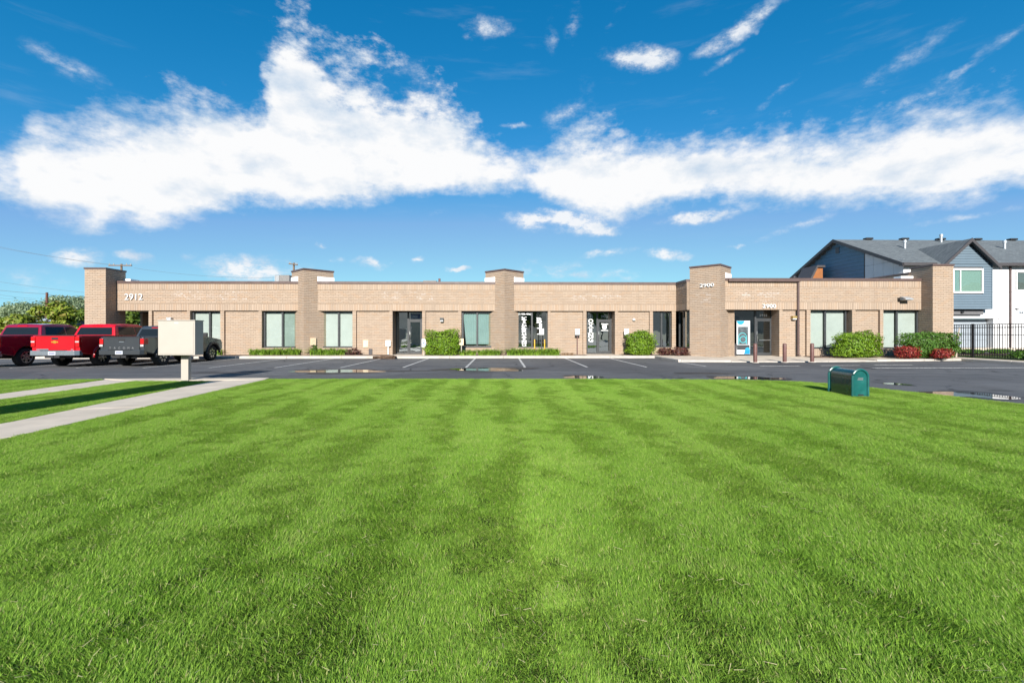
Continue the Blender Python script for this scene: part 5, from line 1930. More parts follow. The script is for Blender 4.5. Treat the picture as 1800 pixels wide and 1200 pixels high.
    for sg in (1, -1):
        for y_ in (0, wb):
            xo = sg * (hw - 0.035)
            ty = MB().lathe_x([(-tw, wheel * .60), (-tw, wheel * .93), (-tw * .85, wheel), (-tw * .15, wheel), (0, wheel * .93), (0.008, wheel * .66), (-0.02, wheel * .60)], 32)
            ty.v = [(xo + sg * v[0], v[1] + y_, v[2] + wheel) for v in ty.v]
            if sg < 0:
                ty.f = [f_[::-1] for f_ in ty.f]
            wo = ty.build('wheel', M['rubber'], t, smooth=True)
            rm = MB().lathe_x([(-0.16, 0.0), (-0.16, wheel * .52), (-0.03, wheel * .60), (-0.0, wheel * .62)], 28)
            rm.v = [(xo + sg * v[0], v[1] + y_, v[2] + wheel) for v in rm.v]
            rm.build('rim', M['blackwheel'], wo, smooth=True)
            sp = MB()
            ns = 6 if spoke == 'alloy' else 7
            for k in range(ns):
                a = 2 * math.pi * k / ns
                if spoke == 'alloy':
                    mxs = Matrix.Translation((xo - sg * 0.03, y_, wheel)) @ Matrix.Rotation(a, 4, 'X')
                    sp.box(-0.02, 0.02, -0.045, 0.045, 0.05, wheel * .60, mxs)
                elif spoke == 'dark':
                    for da in (-.13, .13):
                        mxs = Matrix.Translation((xo - sg * 0.035, y_, wheel)) @ Matrix.Rotation(a + da, 4, 'X')
                        sp.box(-0.012, 0.012, -0.010, 0.010, 0.06, wheel * .57, mxs)
                else:
                    for da in (-.16, .16):
                        mxs = Matrix.Translation((xo - sg * 0.03, y_, wheel)) @ Matrix.Rotation(a + da, 4, 'X')
                        sp.box(-0.015, 0.015, -0.020, 0.020, wheel * .30, wheel * .60, mxs)
            sp.lathe_x([(0.012, 0.0), (0.012, 0.05), (-0.02, 0.06)], 14, xo - sg * .02, y_, wheel)
            if spoke == 'alloy':
                rr_ = MB()
                sp.lathe_x([(-0.02, wheel * .57), (0.006, wheel * .575), (0.004, wheel * .63), (-0.02, wheel * .635)], 28, xo, y_, wheel)
            sp.build('spoke', M['alloy'], wo)
            if flare:
                fl_ = MB()
                fl_.tube([(sg * (hw - .02 + .02), y_ + (ra + .015) * math.cos(a), wheel + (ra + .015) * math.sin(a)) for a in [R(-2) + R(184) * k / 14 for k in range(15)]], 0.055, 8)
                fl_.build('wheel_arch_flare', P if flare == 'paint' else M['black'], t, smooth=True)
    MB().box(-hw * .3, hw * .3, rear - .17, rear + .1, wheel + .0, wheel + .1).build('hitch', M['black'], t)
    return t


pickup('pickup_truck', 'dark red pickup with silver six-spoke wheels, farthest left and cut by the photo edge', (-22.12, 20.75, 0), 0, 'maroon', W=2.02, wb=3.7, rail=1.36, roof=1.88, wheel=.40, spoke='alloy', badge=None)
pickup('pickup_truck', 'bright red pickup with chrome rear bumper and gold badge on its tailgate', (-18.95, 20.95, 0), 0, 'red_paint', W=2.02, wb=3.65, rail=1.36, roof=1.88, wheel=.42, spoke='dark', badge='gold', flare='paint', lift=.04)
pickup('pickup_truck', 'dark grey pickup with black bumper, partly hidden by the beige box on a post', (-16.3, 21.1, 0), 0, 'grey_paint', W=1.88, wb=3.5, rail=1.30, roof=1.80, wheel=.41, chrome=False, spoke='star', flare='dark', letters='TACOMA', lift=.06)


# ------------------------------------------------------------------ street furniture
# beige box on a post, by the path
bx = at(318.5, 13.85, z=0.02)
t = thing('metal_box', 'large plain beige metal box on a square post beside the concrete path', 'box', bx, 0)
pm = at(325.5, 14.0, z=0) - bx
MB().box(pm.x - .08, pm.x + .17 - .03, pm.y - .07, pm.y + .07, 0.0, 0.80).build('post', M['cream'], t, bevel=0.006)
b = MB().box(-0.545, 0.545, -0.2, 0.19, 0.795, 1.82)
bo = b.build('cabinet', M['cream'], t, bevel=0.008)
MB().box(-0.56, 0.56, -0.215, 0.205, 1.822, 1.85).build('lid', M['cream'], t, bevel=0.006)
MB().box(-0.50, 0.50, -0.208, -0.201, 0.84, 1.78).build('door', M['cream'], t, bevel=0.004)
MB().box(-0.06, 0.06, -0.213, -0.209, 1.745, 1.775).build('sticker', M['plate'], t)
MB().box(-0.30, 0.30, -0.09, 0.09, 0.775, 0.795).build('lower_box', M['cream'], t)

# green arched pedestal on the lawn
t = thing('utility_pedestal', 'dark green arched steel utility pedestal standing in the lawn by the driveway', 'utility box', at(1490, 10.85, z=0.02), R(-3.2))
w_, h_, L_ = 0.172, 0.625, 0.41


def archp(w, h, n=14):
    return [(-w, 0)] + [(-w * math.cos(math.pi * k / n), h - w + w * math.sin(math.pi * k / n)) for k in range(n + 1)] + [(w, 0)]


def arch_solid(w, h, y0, y1):
    mb = MB()
    p = archp(w, h)
    n = len(p)
    mb.add([(a, y0, b_) for a, b_ in p] + [(a, y1, b_) for a, b_ in p],
           [tuple(range(n)), tuple(range(2 * n - 1, n - 1, -1))] + [(i, n + i, n + (i + 1) % n, (i + 1) % n) for i in range(n)])
    return mb


cxo = 0.17
mb = arch_solid(w_ - .012, h_ - .012, -L_ + .02, L_ - .02)
mb.build('cabinet', M['teal_shade'], t, smooth=True)
mb = arch_solid(w_ - .03, h_ - .03, -L_ - .004, -L_ + .018)
fr_p = mb.build('front_panel', M['teal'], t, smooth=True)
for yy_, nm in ((-L_, 'front_rim'), (L_, 'back_rim')):
    r_ = MB()
    r_.tube([(p[0], yy_, p[1]) for p in archp(w_, h_)], 0.026, 8)
    r_.build('rim', M['teal'], t, smooth=True)
mb = arch_solid(w_ - .03, h_ - .03, L_ - .018, L_ + .004)
mb.build('back_panel', M['teal'], t, smooth=True)
for k in range(3):
    MB().box(-0.07 + .01 * k, 0.06, -L_ - .008, -L_ - .0045, 0.385 + .022 * k, 0.397 + .022 * k).build('warning_label', M['dullletter'], fr_p)
MB().box(-0.05, 0.07, -L_ - .01, -L_ - .0045, 0.03, 0.06).build('latch', M['black'], fr_p)

# bollards
for (px, py, lab) in ((1327.5, 636.2, 'brown steel bollard in front of the glass entrance door'), (1379.2, 635.7, 'brown steel bollard in front of the brick between entrance and downspout'),
                      (1427.5, 635.4, 'brown steel bollard rightmost of three, before the blind window')):
    x_, y_ = G(px, py, 0.06)
    t = thing('bollard', lab, 'bollard', (x_, y_, 0.03), 0, 'bollards in front of the entrance')
    b = MB().lathe_x([(0, 0.0), (0.0, 0.088), (0.88, 0.088), (0.91, 0.078), (0.93, 0.05), (0.935, 0.0)], 20)
    b.v = [(v[1], v[2], v[0]) for v in b.v]
    b.f = [f_[::-1] for f_ in b.f]
    b.build('post', M['bollard'], t, smooth=True)
    f_ = MB().lathe_x([(0, 0), (0, 0.17), (0.022, 0.16), (0.024, 0.09)], 14)
    f_.v = [(v[1], v[2], v[0]) for v in f_.v]
    f_.f = [q_[::-1] for q_ in f_.f]
    f_.build('footing', M['kerb'], t, smooth=True)


# small signs on posts along the front
def post_sign(px0, px1, py0, py1, D, m, label, post_m, name='parking_sign', symbol=None, tilt=0.0, post_w=0.022, lowbox=False):
    c = at((px0 + px1) / 2, D, z=0.12)
    z0_, z1_ = CH - (py1 - HY) / FPX * D - .12, CH - (py0 - HY) / FPX * D - .12
    w = (px1 - px0) / FPX * D / 2
    t = thing(name, label, 'sign', c, tilt)
    pn = MB().box(-w, w, -0.012, 0.0, z0_, z1_).build('sign_panel', m, t)
    MB().box(-post_w, post_w, 0.002, 0.04, -0.05, z1_ - 0.03).build('post', post_m, t)
    if lowbox:
        MB().box(-w, w, -0.01, 0.035, z0_ - 0.08, z0_ - .004).build('lower_box', M['bronze'], t)  # dark box directly below the sign panel, as wide as the panel
    if symbol == 'wheelchair':
        s = MB()
        zc = (z0_ + z1_) / 2
        for k in range(16):
            a0, a1 = R(70 + k * 17), R(70 + (k + 1) * 17)
            s.face([(r_ * math.cos(a), -0.015, zc - .07 + r_ * math.sin(a)) for a, r_ in ((a0, .10), (a1, .10), (a1, .065), (a0, .065))][::-1])
        s.box(-0.03, 0.01, -0.016, -0.013, zc - .04, zc + .12)
        s.box(0.0, 0.09, -0.016, -0.0131, zc - .03, zc + .0)
        s.box(0.07, 0.10, -0.016, -0.0132, zc - .13, zc - .03)
        s.box(-0.035, 0.015, -0.016, -0.0133, zc + .14, zc + .18)
        s.build('wheelchair_symbol', M['hc_blue'], pn)
    if symbol == 'text':
        for k in range(4):
            zz_ = z0_ + (z1_ - z0_) * (0.25 + .17 * k)
            MB().box(-w * .6, w * (.6 - .2 * (k % 2)), -0.0145, -0.0125, zz_, zz_ + .015).build('print_line', M['galv'], pn)
    return t


post_sign(678, 686.3, 598, 608.2, 27.7, M['white'], 'white parking sign on a thin pale post left of the first recessed glass door', M['white'], symbol='text', tilt=R(4))
post_sign(741.5, 748.6, 595.8, 610, 27.0, M['white'], 'white accessible parking sign with a blue wheelchair symbol beside the lime shrub', M['cream'], symbol='wheelchair')
post_sign(807, 815, 595, 606.5, 27.2, M['cream_sign'], 'faded cream parking sign right of the wide lime shrub', M['cream'], )
post_sign(948, 956, 577.5, 588, 27.2, M['white'], 'white parking sign on a dark post in front of the gym window', M['bronze'], symbol='text')
post_sign(1011, 1019, 578, 588, 27.95, M['white'], 'white parking sign on a brown post left of the boxing door', M['bollard'], symbol='text', lowbox=True)
post_sign(1097.4, 1105.4, 577.8, 588, 27.95, M['white'], 'white parking sign on a brown post left of the narrow lime shrub', M['bollard'], symbol='text', lowbox=True)
for px, lab in ((939.7, 'yellow marker post left of the sign in front of the gym window'), (957.3, 'yellow marker post right of the sign in front of the gym window')):
    c = at(px, 27.5, z=0.12)
    t = thing('marker_post', lab, 'post', c, 0, 'yellow marker posts')
    MB().box(-0.03, 0.03, -0.03, 0.03, 0.0, 0.95).build('post', M['yellow'], t, bevel=0.006)
    MB().box(-0.018, 0.018, -0.018, 0.018, 0.951, 1.17).build('tip', M['bronze'], t)

# poster board and bin in the entrance
yp = ed[3] - 0.10
px0_, px1_ = fx(1294.8, yp), fx(1318.3, yp)
zb_, zt_ = fz(1305, 622.3, yp), fz(1305, 563.6, yp)
t = thing('poster_board', 'tall white poster board with blue circles and teal rings inside the entrance', 'poster', ((px0_ + px1_) / 2, yp, zb_), 0)
W_, H_ = (px1_ - px0_) / 2, zt_ - zb_
MB().box(-W_, W_, -0.008, 0.03, 0.0, H_).build('board', M['poster_white'], t)
MB().box(-W_ * .80, W_ * .70, -0.011, -0.0085, H_ * .29, H_ * .82).build('photo_print', M['poster_photo'], t)
MB().box(-W_ * .96, W_ * .92, -0.011, -0.0085, H_ * .13, H_ * .275).build('photo_print', M['bronze'], t)


def disc(cx, cz, r, y, a0=0, a1=360, r0=0.0, sx=1.0, n=24):
    mb = MB()
    for k in range(n):
        p, q = R(a0 + (a1 - a0) * k / n), R(a0 + (a1 - a0) * (k + 1) / n)
        mb.face([(cx + sx * r0 * math.cos(p), y, cz + r0 * math.sin(p)), (cx + sx * r * math.cos(p), y, cz + r * math.sin(p)),
                 (cx + sx * r * math.cos(q), y, cz + r * math.sin(q)), (cx + sx * r0 * math.cos(q), y, cz + r0 * math.sin(q))][::-1])
    return mb


disc(-W_ * .42, H_ * .995, W_ * .56, -0.012, 180, 360).build('blue_circle', M['poster_cyan'], t)
disc(W_ * .62, 0.0 + H_ * .13, W_ * .36, -0.0125, 0, 180).build('blue_circle', M['poster_cyan'], t)
MB().face([(W_ * .2, -0.0128, 0.01), (W_ * .97, -0.0128, 0.01), (W_ * .97, -0.0128, H_ * .13), (W_ * .27, -0.0128, H_ * .13)])
mb = MB()
mb.face([(W_ * .1, -0.0128, 0.01), (W_ * .97, -0.0128, 0.01), (W_ * .97, -0.0128, H_ * .128), (W_ * .26, -0.0128, H_ * .128)])
mb.build('blue_wave', M['poster_blue'], t)
disc(-.02, H_ * .44, W_ * .52, -0.013, 0, 360, W_ * .42, 1.0).build('teal_ring', M['poster_teal'], t)
disc(-.05, H_ * .52, W_ * .62, -0.0134, -20, 200, W_ * .54, 1.0).build('teal_ring', M['poster_teal'], t)
mb = MB()
for sx in (-1, 1):
    x_ = -.05 + sx * W_ * .56
    mb.box(x_ - W_ * .05, x_ + W_ * .05, -0.0145, -0.0136, H_ * .30, H_ * .50)
mb.build('teal_rope', M['poster_teal'], t)
yb3 = FD + 0.55
t = thing('trash_bin', 'dark grey trash bin standing in the left corner of the entrance', 'bin', (fx(1289.2, yb3), yb3, 0.13), 0)
b = MB().lathe_x([(0, 0), (0, .15), (0.62, .185), (0.64, .17)], 18)
b.v = [(v[1], v[2], v[0]) for v in b.v]
b.f = [f_[::-1] for f_ in b.f]
b.build('body', M['trim_dark'], t, smooth=True)
b = MB().lathe_x([(0.64, .19), (0.70, .17), (0.73, .08), (0.73, 0)], 18)
b.v = [(v[1], v[2], v[0]) for v in b.v]
b.f = [f_[::-1] for f_ in b.f]
b.build('lid', M['black'], t, smooth=True)
for px in (1155.5, 1171.5):
    c = (fx(px, F + .3), F + 0.33, SILL + .05)
    t = thing('sill_ornament', 'small white ornament on the sill of the narrow window, %s one' % ('left' if px < 1160 else 'right'), 'ornament', c, 0, 'ornaments on the sill')
    b = MB().lathe_x([(0, 0), (0, .035), (.08, .03), (.1, .05), (.16, .06), (.2, .022), (.21, 0)], 10)
    b.v = [(v[1], v[2], v[0]) for v in b.v]
    b.f = [f_[::-1] for f_ in b.f]
    b.build('figure', M['lens'], t, smooth=True)

# rotten timber lump at the kerb
x_, y_ = G(662, 633.6)
t = thing('timber_debris', 'rotten brown timber lying against the kerb below the crawl vent', 'debris', (x_, KY - 0.32, 0))
bmn = bmesh.new()
bmesh.ops.create_cube(bmn, size=1)
bmesh.ops.subdivide_edges(bmn, edges=bmn.edges[:], cuts=9, use_grid_fill=True)
rn = random.Random(9)
for v in bmn.verts:
    k = 0.75 + 0.25 * math.sin(v.co.x * 4 + 1)
    v.co = Vector((v.co.x * 1.25, v.co.y * 0.52 * k, (v.co.z + .5) * 0.16 * (0.55 + .45 * math.cos(v.co.x * 2.0)))) + Vector((rn.uniform(-.02, .02), rn.uniform(-.03, .03), rn.uniform(-.01, .03)))
    v.co.z = max(0.0, v.co.z)
me = bpy.data.meshes.new('timber')
bmn.to_mesh(me)
me.materials.append(M['debris'])
obj('timber', me, t)
b = MB()
for k in range(3):
    b.tube([(-.5 + .1 * k, -.2 + .16 * k, .12), (.55, -.22 + .18 * k, .16 - .02 * k)], [.05, .06], 7)
b.build('timber_strip', M['debris'], t)

# roof things
c = at(496, 36.0, z=4.36)
t = thing('roof_unit', 'grey louvred air-conditioning unit on the roof left of the first diamond pier', 'air conditioner', c)
b = MB().box(-.02, .75, -.4, .4, .08, 1.62).build('cabinet', M['taupe'], t, bevel=.02)
MB().box(-.40, -.025, -.38, .38, .08, 1.60).build('coil', M['trim_dark'], t)
for k in range(4):
    MB().box(-.37 + k * .095, -.33 + k * .095, -.41, -.385, .12, 1.58).build('louvre', M['galv'], t)
MB().box(-.45, .8, -.45, .45, 0, .078).build('curb', M['galv'], t)
c = at(772.5, 38, z=4.36)
t = thing('roof_pipe', 'short rusty vent pipe beside a flat hatch on the roof over the middle windows', 'vent', c)
MB().tube([(0, 0, 0), (0, 0, 1.62)], .09, 10).build('pipe', M['bollard'], t, smooth=True)
MB().box(-1.3, -.25, -.3, .3, 0, 1.42).build('hatch', M['taupe'], t)
c = at(1395.5, 38, z=4.36)
t = thing('roof_vent', 'small black turbine vent on the roof above the downspout', 'vent', c)
MB().tube([(0, 0, 0), (0, 0, 1.58)], .12, 10).build('pipe', M['galv'], t)
b = MB().lathe_x([(1.5, .12), (1.58, .2), (1.68, .23), (1.80, .18), (1.90, .0)], 12)
b.v = [(v[1], v[2], v[0]) for v in b.v]
b.f = [f_[::-1] for f_ in b.f]
b.build('cowl', M['black'], t, smooth=True)
# brick stair head with a sloping cap at the back of the roof
c = at(1430, 46.5, z=4.36)
t = thing('stair_head', 'small brown brick roof structure with a sloping dark cap before the blue gable', 'building', c)
x0, x1 = at(1405, 46.5, z=0).x - c.x, at(1446.5, 46.5, z=0).x - c.x
z1_ = CH - (470 - HY) / FPX * 46.5 - 4.36
w = MB()
w.add([(x0 + .2, 0, 0), (x1, 0, 0), (x1, 0, z1_), (x1 - .6, 0, z1_), (x0 + .2, 2, 0), (x1, 2, 0), (x1, 2, z1_), (x1 - .6, 2, z1_)],
      [(0, 1, 2, 3), (7, 6, 5, 4), (0, 3, 7, 4), (1, 5, 6, 2), (3, 2, 6, 7), (0, 4, 5, 1)])
w.build('wall', M['brown_brick'], t)
w = MB()
for k in range(int(z1_ / .1)):
    z_ = k * .1
    xa_ = x0 + .2 + (x1 - .6 - x0 - .2) * (z_ + .1) / z1_
    n_ = max(1, int((x1 - xa_) / .3))
    for j in range(n_):
        s_ = (x1 - xa_) / n_
        w.face([(xa_ + j * s_ + .008, -.012, z_ + .006), (xa_ + (j + 1) * s_ - .008, -.012, z_ + .006), (xa_ + (j + 1) * s_ - .008, -.012, z_ + .092), (xa_ + j * s_ + .008, -.012, z_ + .092)], random.random())
w.build('brick', M['brown_brick'], t, kind='stuff')
w = MB()
sl = [(x0 - .1, -.02), (x1 - .62, z1_)]
w.add([(x0 - .1, -.2, -.02), (x1 - .62, -.2, z1_), (x1 + .12, -.2, z1_), (x1 + .12, -.2, z1_ + .2), (x1 - .7, -.2, z1_ + .2), (x0 - .25, -.2, .25),
       (x0 - .1, 2.1, -.02), (x1 - .62, 2.1, z1_), (x1 + .12, 2.1, z1_), (x1 + .12, 2.1, z1_ + .2), (x1 - .7, 2.1, z1_ + .2), (x0 - .25, 2.1, .25)],
      [(0, 1, 4, 5), (1, 2, 3, 4), (11, 10, 7, 6), (10, 9, 8, 7), (5, 4, 10, 11), (4, 3, 9, 10), (2, 8, 9, 3), (1, 0, 6, 7), (2, 1, 7, 8), (0, 5, 11, 6)])
w.build('cap', M['trim_dark'], t)


# utility poles and wires
def upole(px, D, top_y, label, m, arms, rad=.15):
    c = at(px, D, z=0)
    H = CH - (top_y - HY) / FPX * D
    t = thing('utility_pole', label, 'utility pole', c, 0, 'utility poles')
    MB().tube([(0, 0, -.2), (0, 0, H)], [rad * 1.2, rad * .8], 10).build('pole', M[m], t, smooth=True)
    for (z_, hl, yaw, sl) in arms:
        ca, sa = math.cos(yaw), math.sin(yaw)
        mx = Matrix.Translation((0, -.2, z_)) @ Matrix.Rotation(yaw, 4, 'Z') @ Matrix.Rotation(sl, 4, 'Y')
        ar = MB().box(-hl, hl, -.06, .06, -.07, .07, mx).build('crossarm', M['pole_wood'], t)
        for k in (-.92, -.55, .55, .92):
            p = mx @ Vector((k * hl, 0, .07))
            MB().tube([p, p + Vector((0, 0, .22))], [.05, .035], 6).build('insulator', M['ins'], ar)
    return t, c, H


t1, pc1, H1 = upole(213.5, 60, 464, 'wooden utility pole with two crossarms rising behind the left corner pier', 'pole_wood',
                    [(CH - (467 - HY) / FPX * 60, 1.5, 0, 0), (CH - (479.5 - HY) / FPX * 60, 1.4, R(-62), R(6))])
t2, pc2, H2 = upole(516.5, 62, 462, 'wooden utility pole with one slanted crossarm behind the first diamond pier', 'pole_wood',
                    [(CH - (465 - HY) / FPX * 62, 1.2, R(-40), R(9))])
t3, pc3, H3 = upole(82.5, 62, 514, 'plain reddish utility pole standing above the yellow-green trees', 'redpole', [], .17)


def wire(label, a, b, sag, r=.013, n=16):
    a, b = Vector(a), Vector(b)
    pts = [a.lerp(b, k / n) - Vector((0, 0, sag * 4 * (k / n) * (1 - k / n))) for k in range(n + 1)]
    mb = MB().tube(pts, r, 5)
    return mb.build('power_line', M['wire'], None, label=label, cat='wire', group='power lines at the left')


wire('upper power line sloping down to the pole behind the corner pier', at(-80, 60, y=416), at(194, 60, y=466), .3)
wire('highest thin power line left of the corner pier', at(-60, 60, y=424), at(206, 60, y=466), .25)
wire('power line crossing the sky just above the trees', at(-80, 62, y=482), at(260, 62, y=523), .4)
wire('power line running to the top of the reddish pole', at(-80, 62, y=499), at(82, 62, y=516.5), .2, .022)
wire('power line leaving the reddish pole behind the corner pier', at(82, 62, y=517.5), at(200, 66, y=523.5), .2, .022)
wire('lower power line falling towards the far trees', at(-80, 62, y=501), at(64, 64, y=525), .3)
wire('lowest power line at the left photo edge', at(-80, 62, y=511), at(60, 64, y=527), .3)
wire('power line from the corner pier pole towards the slanted crossarm', at(236, 60, y=471), at(505, 62, y=487), .5)

# slab added out of view, only to cast the long shadow along the path
t = thing('shadow_slab', 'plain tall tan slab added out of view to cast the long lawn shadow', 'sign', (-9.6, 6.4, 0), 0)
MB().box(-.55, .55, -.15, .15, 0, 3.9).build('slab', M['cream'], t, bevel=.02)
MB().box(-.7, .7, -.3, .3, -.05, .12).build('base', M['kerb'], t, bevel=.02)

# ------------------------------------------------------------------ townhouse
YT, XT = 37.3, 33.6
town = thing('townhouse', 'two-storey townhouse with blue-grey siding, white panels and a grey shingle roof', 'house', (XT, YT, 0.2))
EZ, RZ, RY = 7.3, 10.65, 44.8
XEND = 62.0
BYY = 36.7
bx0, bxm, bx1 = 36.4, 38.45, 40.5
BAP, BEZ = 9.06, 7.15
# white front wall in panels with open joints
mb = MB()
mb.box(XT + .02, bx0 + .1, YT + .05, YT + .3, .2, EZ)
mb.box(41.8, XEND, YT + .05, YT + .3, .2, EZ)
mb.box(bx0 + .1, 41.8, YT + .05, YT + .3, 2.64, EZ)
mb.build('wall', M['soffit'], town, world=True)


def panels(x0, x1, z0, z1, xj, zj):
    xs = [x0] + [v for v in xj if x0 < v < x1] + [x1]
    zs = [z0] + [v for v in zj if z0 < v < z1] + [z1]
    for i in range(len(xs) - 1):
        for j in range(len(zs) - 1):
            MB().box(xs[i] + .008, xs[i + 1] - .008, YT, YT + .049, zs[j] + .008, zs[j + 1] - .008).build('wall_panel', M['white_panel'], town, world=True)


xj = [34.8, 36.0, 42.0, 43.2, 44.42, 45.64, 46.9, 48.1, 50.5, 53, 55.5, 58]
zj = [2.9, 3.75, 4.9]
panels(XT + .02, bx0 + .1, .2, EZ, xj, zj)
panels(41.8, 43.2, .2, EZ, xj, zj)
panels(43.2, 45.3, .2, 5.0, xj, zj)
panels(43.2, 45.3, 6.62, EZ, xj, zj)
panels(45.3, XEND, .2, EZ, xj, zj)
panels(bx0 + .1, 41.8, 2.66, 3.42, [], [2.95])
panels(bx1 + .0, 41.8, 3.42, EZ, xj, zj)


# siding boards on the bay
def boards(x0, x1, z0, z1, y, step, m, clip=None, holes=()):
    z = z0
    while z < z1 - .02:
        zt_ = min(z + step, z1)
        segs = [(x0, x1)] if clip is None else [clip(zt_)]
        if segs[0] is None:
            break
        for (ha, hb, hz0, hz1) in holes:
            if zt_ > hz0 + .02 and z < hz1 - .02:
                segs = [(segs[0][0], ha), (hb, segs[0][1])]
        for a, b in segs:
            if b - a < .05:
                continue
            mb = MB()
            mb.add([(a, y, z + .004), (b, y, z + .004), (b, y + .035, zt_), (a, y + .035, zt_), (a, y + .06, z + .004), (b, y + .06, z + .004), (b, y + .06, zt_), (a, y + .06, zt_)],
                   [(0, 1, 2, 3), (4, 7, 6, 5), (0, 4, 5, 1), (3, 2, 6, 7), (0, 3, 7, 4), (1, 5, 6, 2)])
            mb.build('siding_board', m, town, world=True)
        z = zt_


wx0, wx1, wz0, wz1 = bxm - 1.3, bxm + 1.3, 4.74, 6.76
mb = MB()
mb.box(bx0, bx1, BYY + .061, YT + .04, 3.42, BEZ)
mb.extrude_x([(BYY + .061, BEZ), (YT + 3.8, BEZ), (YT + 3.8, BEZ + .01), (BYY + .061, BEZ + .01)], bx0, bx1)
mb.add([(bx0, BYY + .07, BEZ), (bx1, BYY + .07, BEZ), (bxm, BYY + .07, BAP - .15)], [(0, 1, 2)])
mb.build('bay', M['soffit'], town, world=True)
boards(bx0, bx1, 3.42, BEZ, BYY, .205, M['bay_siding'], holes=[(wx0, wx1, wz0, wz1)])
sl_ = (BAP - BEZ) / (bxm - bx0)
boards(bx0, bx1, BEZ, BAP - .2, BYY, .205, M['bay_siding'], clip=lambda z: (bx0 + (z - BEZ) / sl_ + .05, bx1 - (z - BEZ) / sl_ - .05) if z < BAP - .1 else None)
MB().box(bx1 + .001, bx1 + .06, BYY - .01, YT, 3.42, BEZ).build('corner_trim', M['bay_siding'], town, world=True)
MB().box(bx0 - .06, bx0 - .001, BYY - .01, YT, 3.42, BEZ).build('corner_trim', M['bay_siding'], town, world=True)


def house_window(x0, x1, z0, z1, y, mull, t_=.13):
    f = MB()
    f.box(x0, x0 + t_, y - .05, y + .07, z0, z1)
    f.box(x1 - t_, x1, y - .05, y + .07, z0, z1)
    f.box(x0 + t_, x1 - t_, y - .048, y + .07, z1 - t_, z1)
    f.box(x0 + t_, x1 - t_, y - .048, y + .07, z0, z0 + t_)
    xs = [x0 + t_]
    for q in mull:
        f.box(q - .04, q + .04, y - .03, y + .07, z0 + t_, z1 - t_)
        xs += [q - .04, q + .04]
    xs.append(x1 - t_)
    w = f.build('window', M['white'], town, world=True)
    for i in range(0, len(xs), 2):
        pane(xs[i], xs[i + 1], y + .02, z0 + t_, z1 - t_, 'clear_glass', w)
        s = MB()
        zz = z0 + t_
        while zz < z1 - t_:
            s.face([(xs[i], y + .05, zz), (xs[i + 1], y + .05, zz), (xs[i + 1], y + .062, zz + .058), (xs[i], y + .062, zz + .058)])
            zz += .06
        s.build('blind', M['curtain'] if i == 0 and len(xs) > 2 else M['house_blind'], w, world=True, kind='stuff')


M['house_blind'] = mat('pale_green_blind', (0.25, 0.33, 0.305), 0.8, var=0.05)
house_window(wx0, wx1, wz0, wz1, BYY, [bxm - .62])
house_window(43.24, 45.26, 5.0, 6.6, YT, [44.25], .07)
# band under the bay, garage
MB().box(bx0 + .1, 40.15, YT - .25, YT - .002, 2.98, 3.41).build('soffit_band', M['soffit'], town, world=True)
b = MB().box(38.2, 38.4, YT - .36, YT - .26, 3.1, 3.24).build('porch_light', M['black'], town, world=True)
MB().box(bx0 - 1.2, bx0 + .1, YT + .31, YT + .6, .2, 2.64).build('wall', M['soffit'], town, world=True)
gd = MB().box(bx0 + .1, 41.35, YT + .62, YT + .70, .2, 2.62)
gdo = gd.build('garage_door', M['garage'], town, world=True)
for k in range(4):
    MB().box(bx0 + .15, 41.33, YT + .59, YT + .618, .25 + k * .6, .82 + k * .6).build('door_section', M['garage'], gdo, world=True)
MB().box(41.36, 41.8, YT + .06, YT + .75, .2, 2.64).build('garage_jamb', M['white_panel'], town, world=True)
MB().box(bx0 + .1, 41.8, YT + .31, YT + .75, 2.641, 2.9).build('garage_lintel', M['white_panel'], town, world=True)
MB().box(42.62, 42.74, YT - .12, YT - .02, .2, EZ - .2).build('downspout', M['brown_metal'], town, world=True, bevel=.01)
lettering('house_number', 'M S', 43.5, 44.3, 3.05, 3.3, YT - .004, M['garage'], town, .02, .01)
b = disc(43.3, 3.55, .16, YT - .06, 180, 330, .07)
b.build('wall_sconce', M['trim_dark'], town, world=True)
# gable end that looks left: siding boards and a white panelled strip at the front
XG = XT


def gable_z(y):
    return EZ + (RZ - EZ) * (1 - abs(y - RY) / (RY - YT))


mb = MB()
mb.add([(XG + .06, YT, .2), (XG + .06, 2 * RY - YT, .2), (XG + .06, 2 * RY - YT, EZ), (XG + .06, RY, RZ - .02), (XG + .06, YT, EZ)], [(4, 3, 2, 1, 0)])
mb.build('wall', M['soffit'], town, world=True)
YS = YT + 4.1
z = .2
while z < RZ - .15:
    zt_ = min(z + .36, RZ - .1)
    yA, yB = YS, 2 * RY - YT
    if zt_ > EZ:
        k = (zt_ - EZ) / (RZ - EZ) * (RY - YT)
        yA, yB = max(YS, YT + k), 2 * RY - YT - k
    if yB - yA > .1:
        mb = MB()
        mb.add([(XG, yA, z + .005), (XG, yB, z + .005), (XG + .035, yB, zt_), (XG + .035, yA, zt_), (XG + .055, yA, z + .005), (XG + .055, yB, z + .005), (XG + .055, yB, zt_), (XG + .055, yA, zt_)],
               [(3, 2, 1, 0), (4, 5, 6, 7), (1, 5, 4, 0), (2, 3, 7, 6), (0, 4, 7, 3), (1, 2, 6, 5)])
        mb.build('siding_board', M['blue_siding'], town, world=True)
    z = zt_
ys_ = [YT + .01, YT + 1.0, YT + 2.05, YT + 3.1, YS]
zs_ = [.2, 2.9, 4.9, 6.3, 7.6, 9.4]
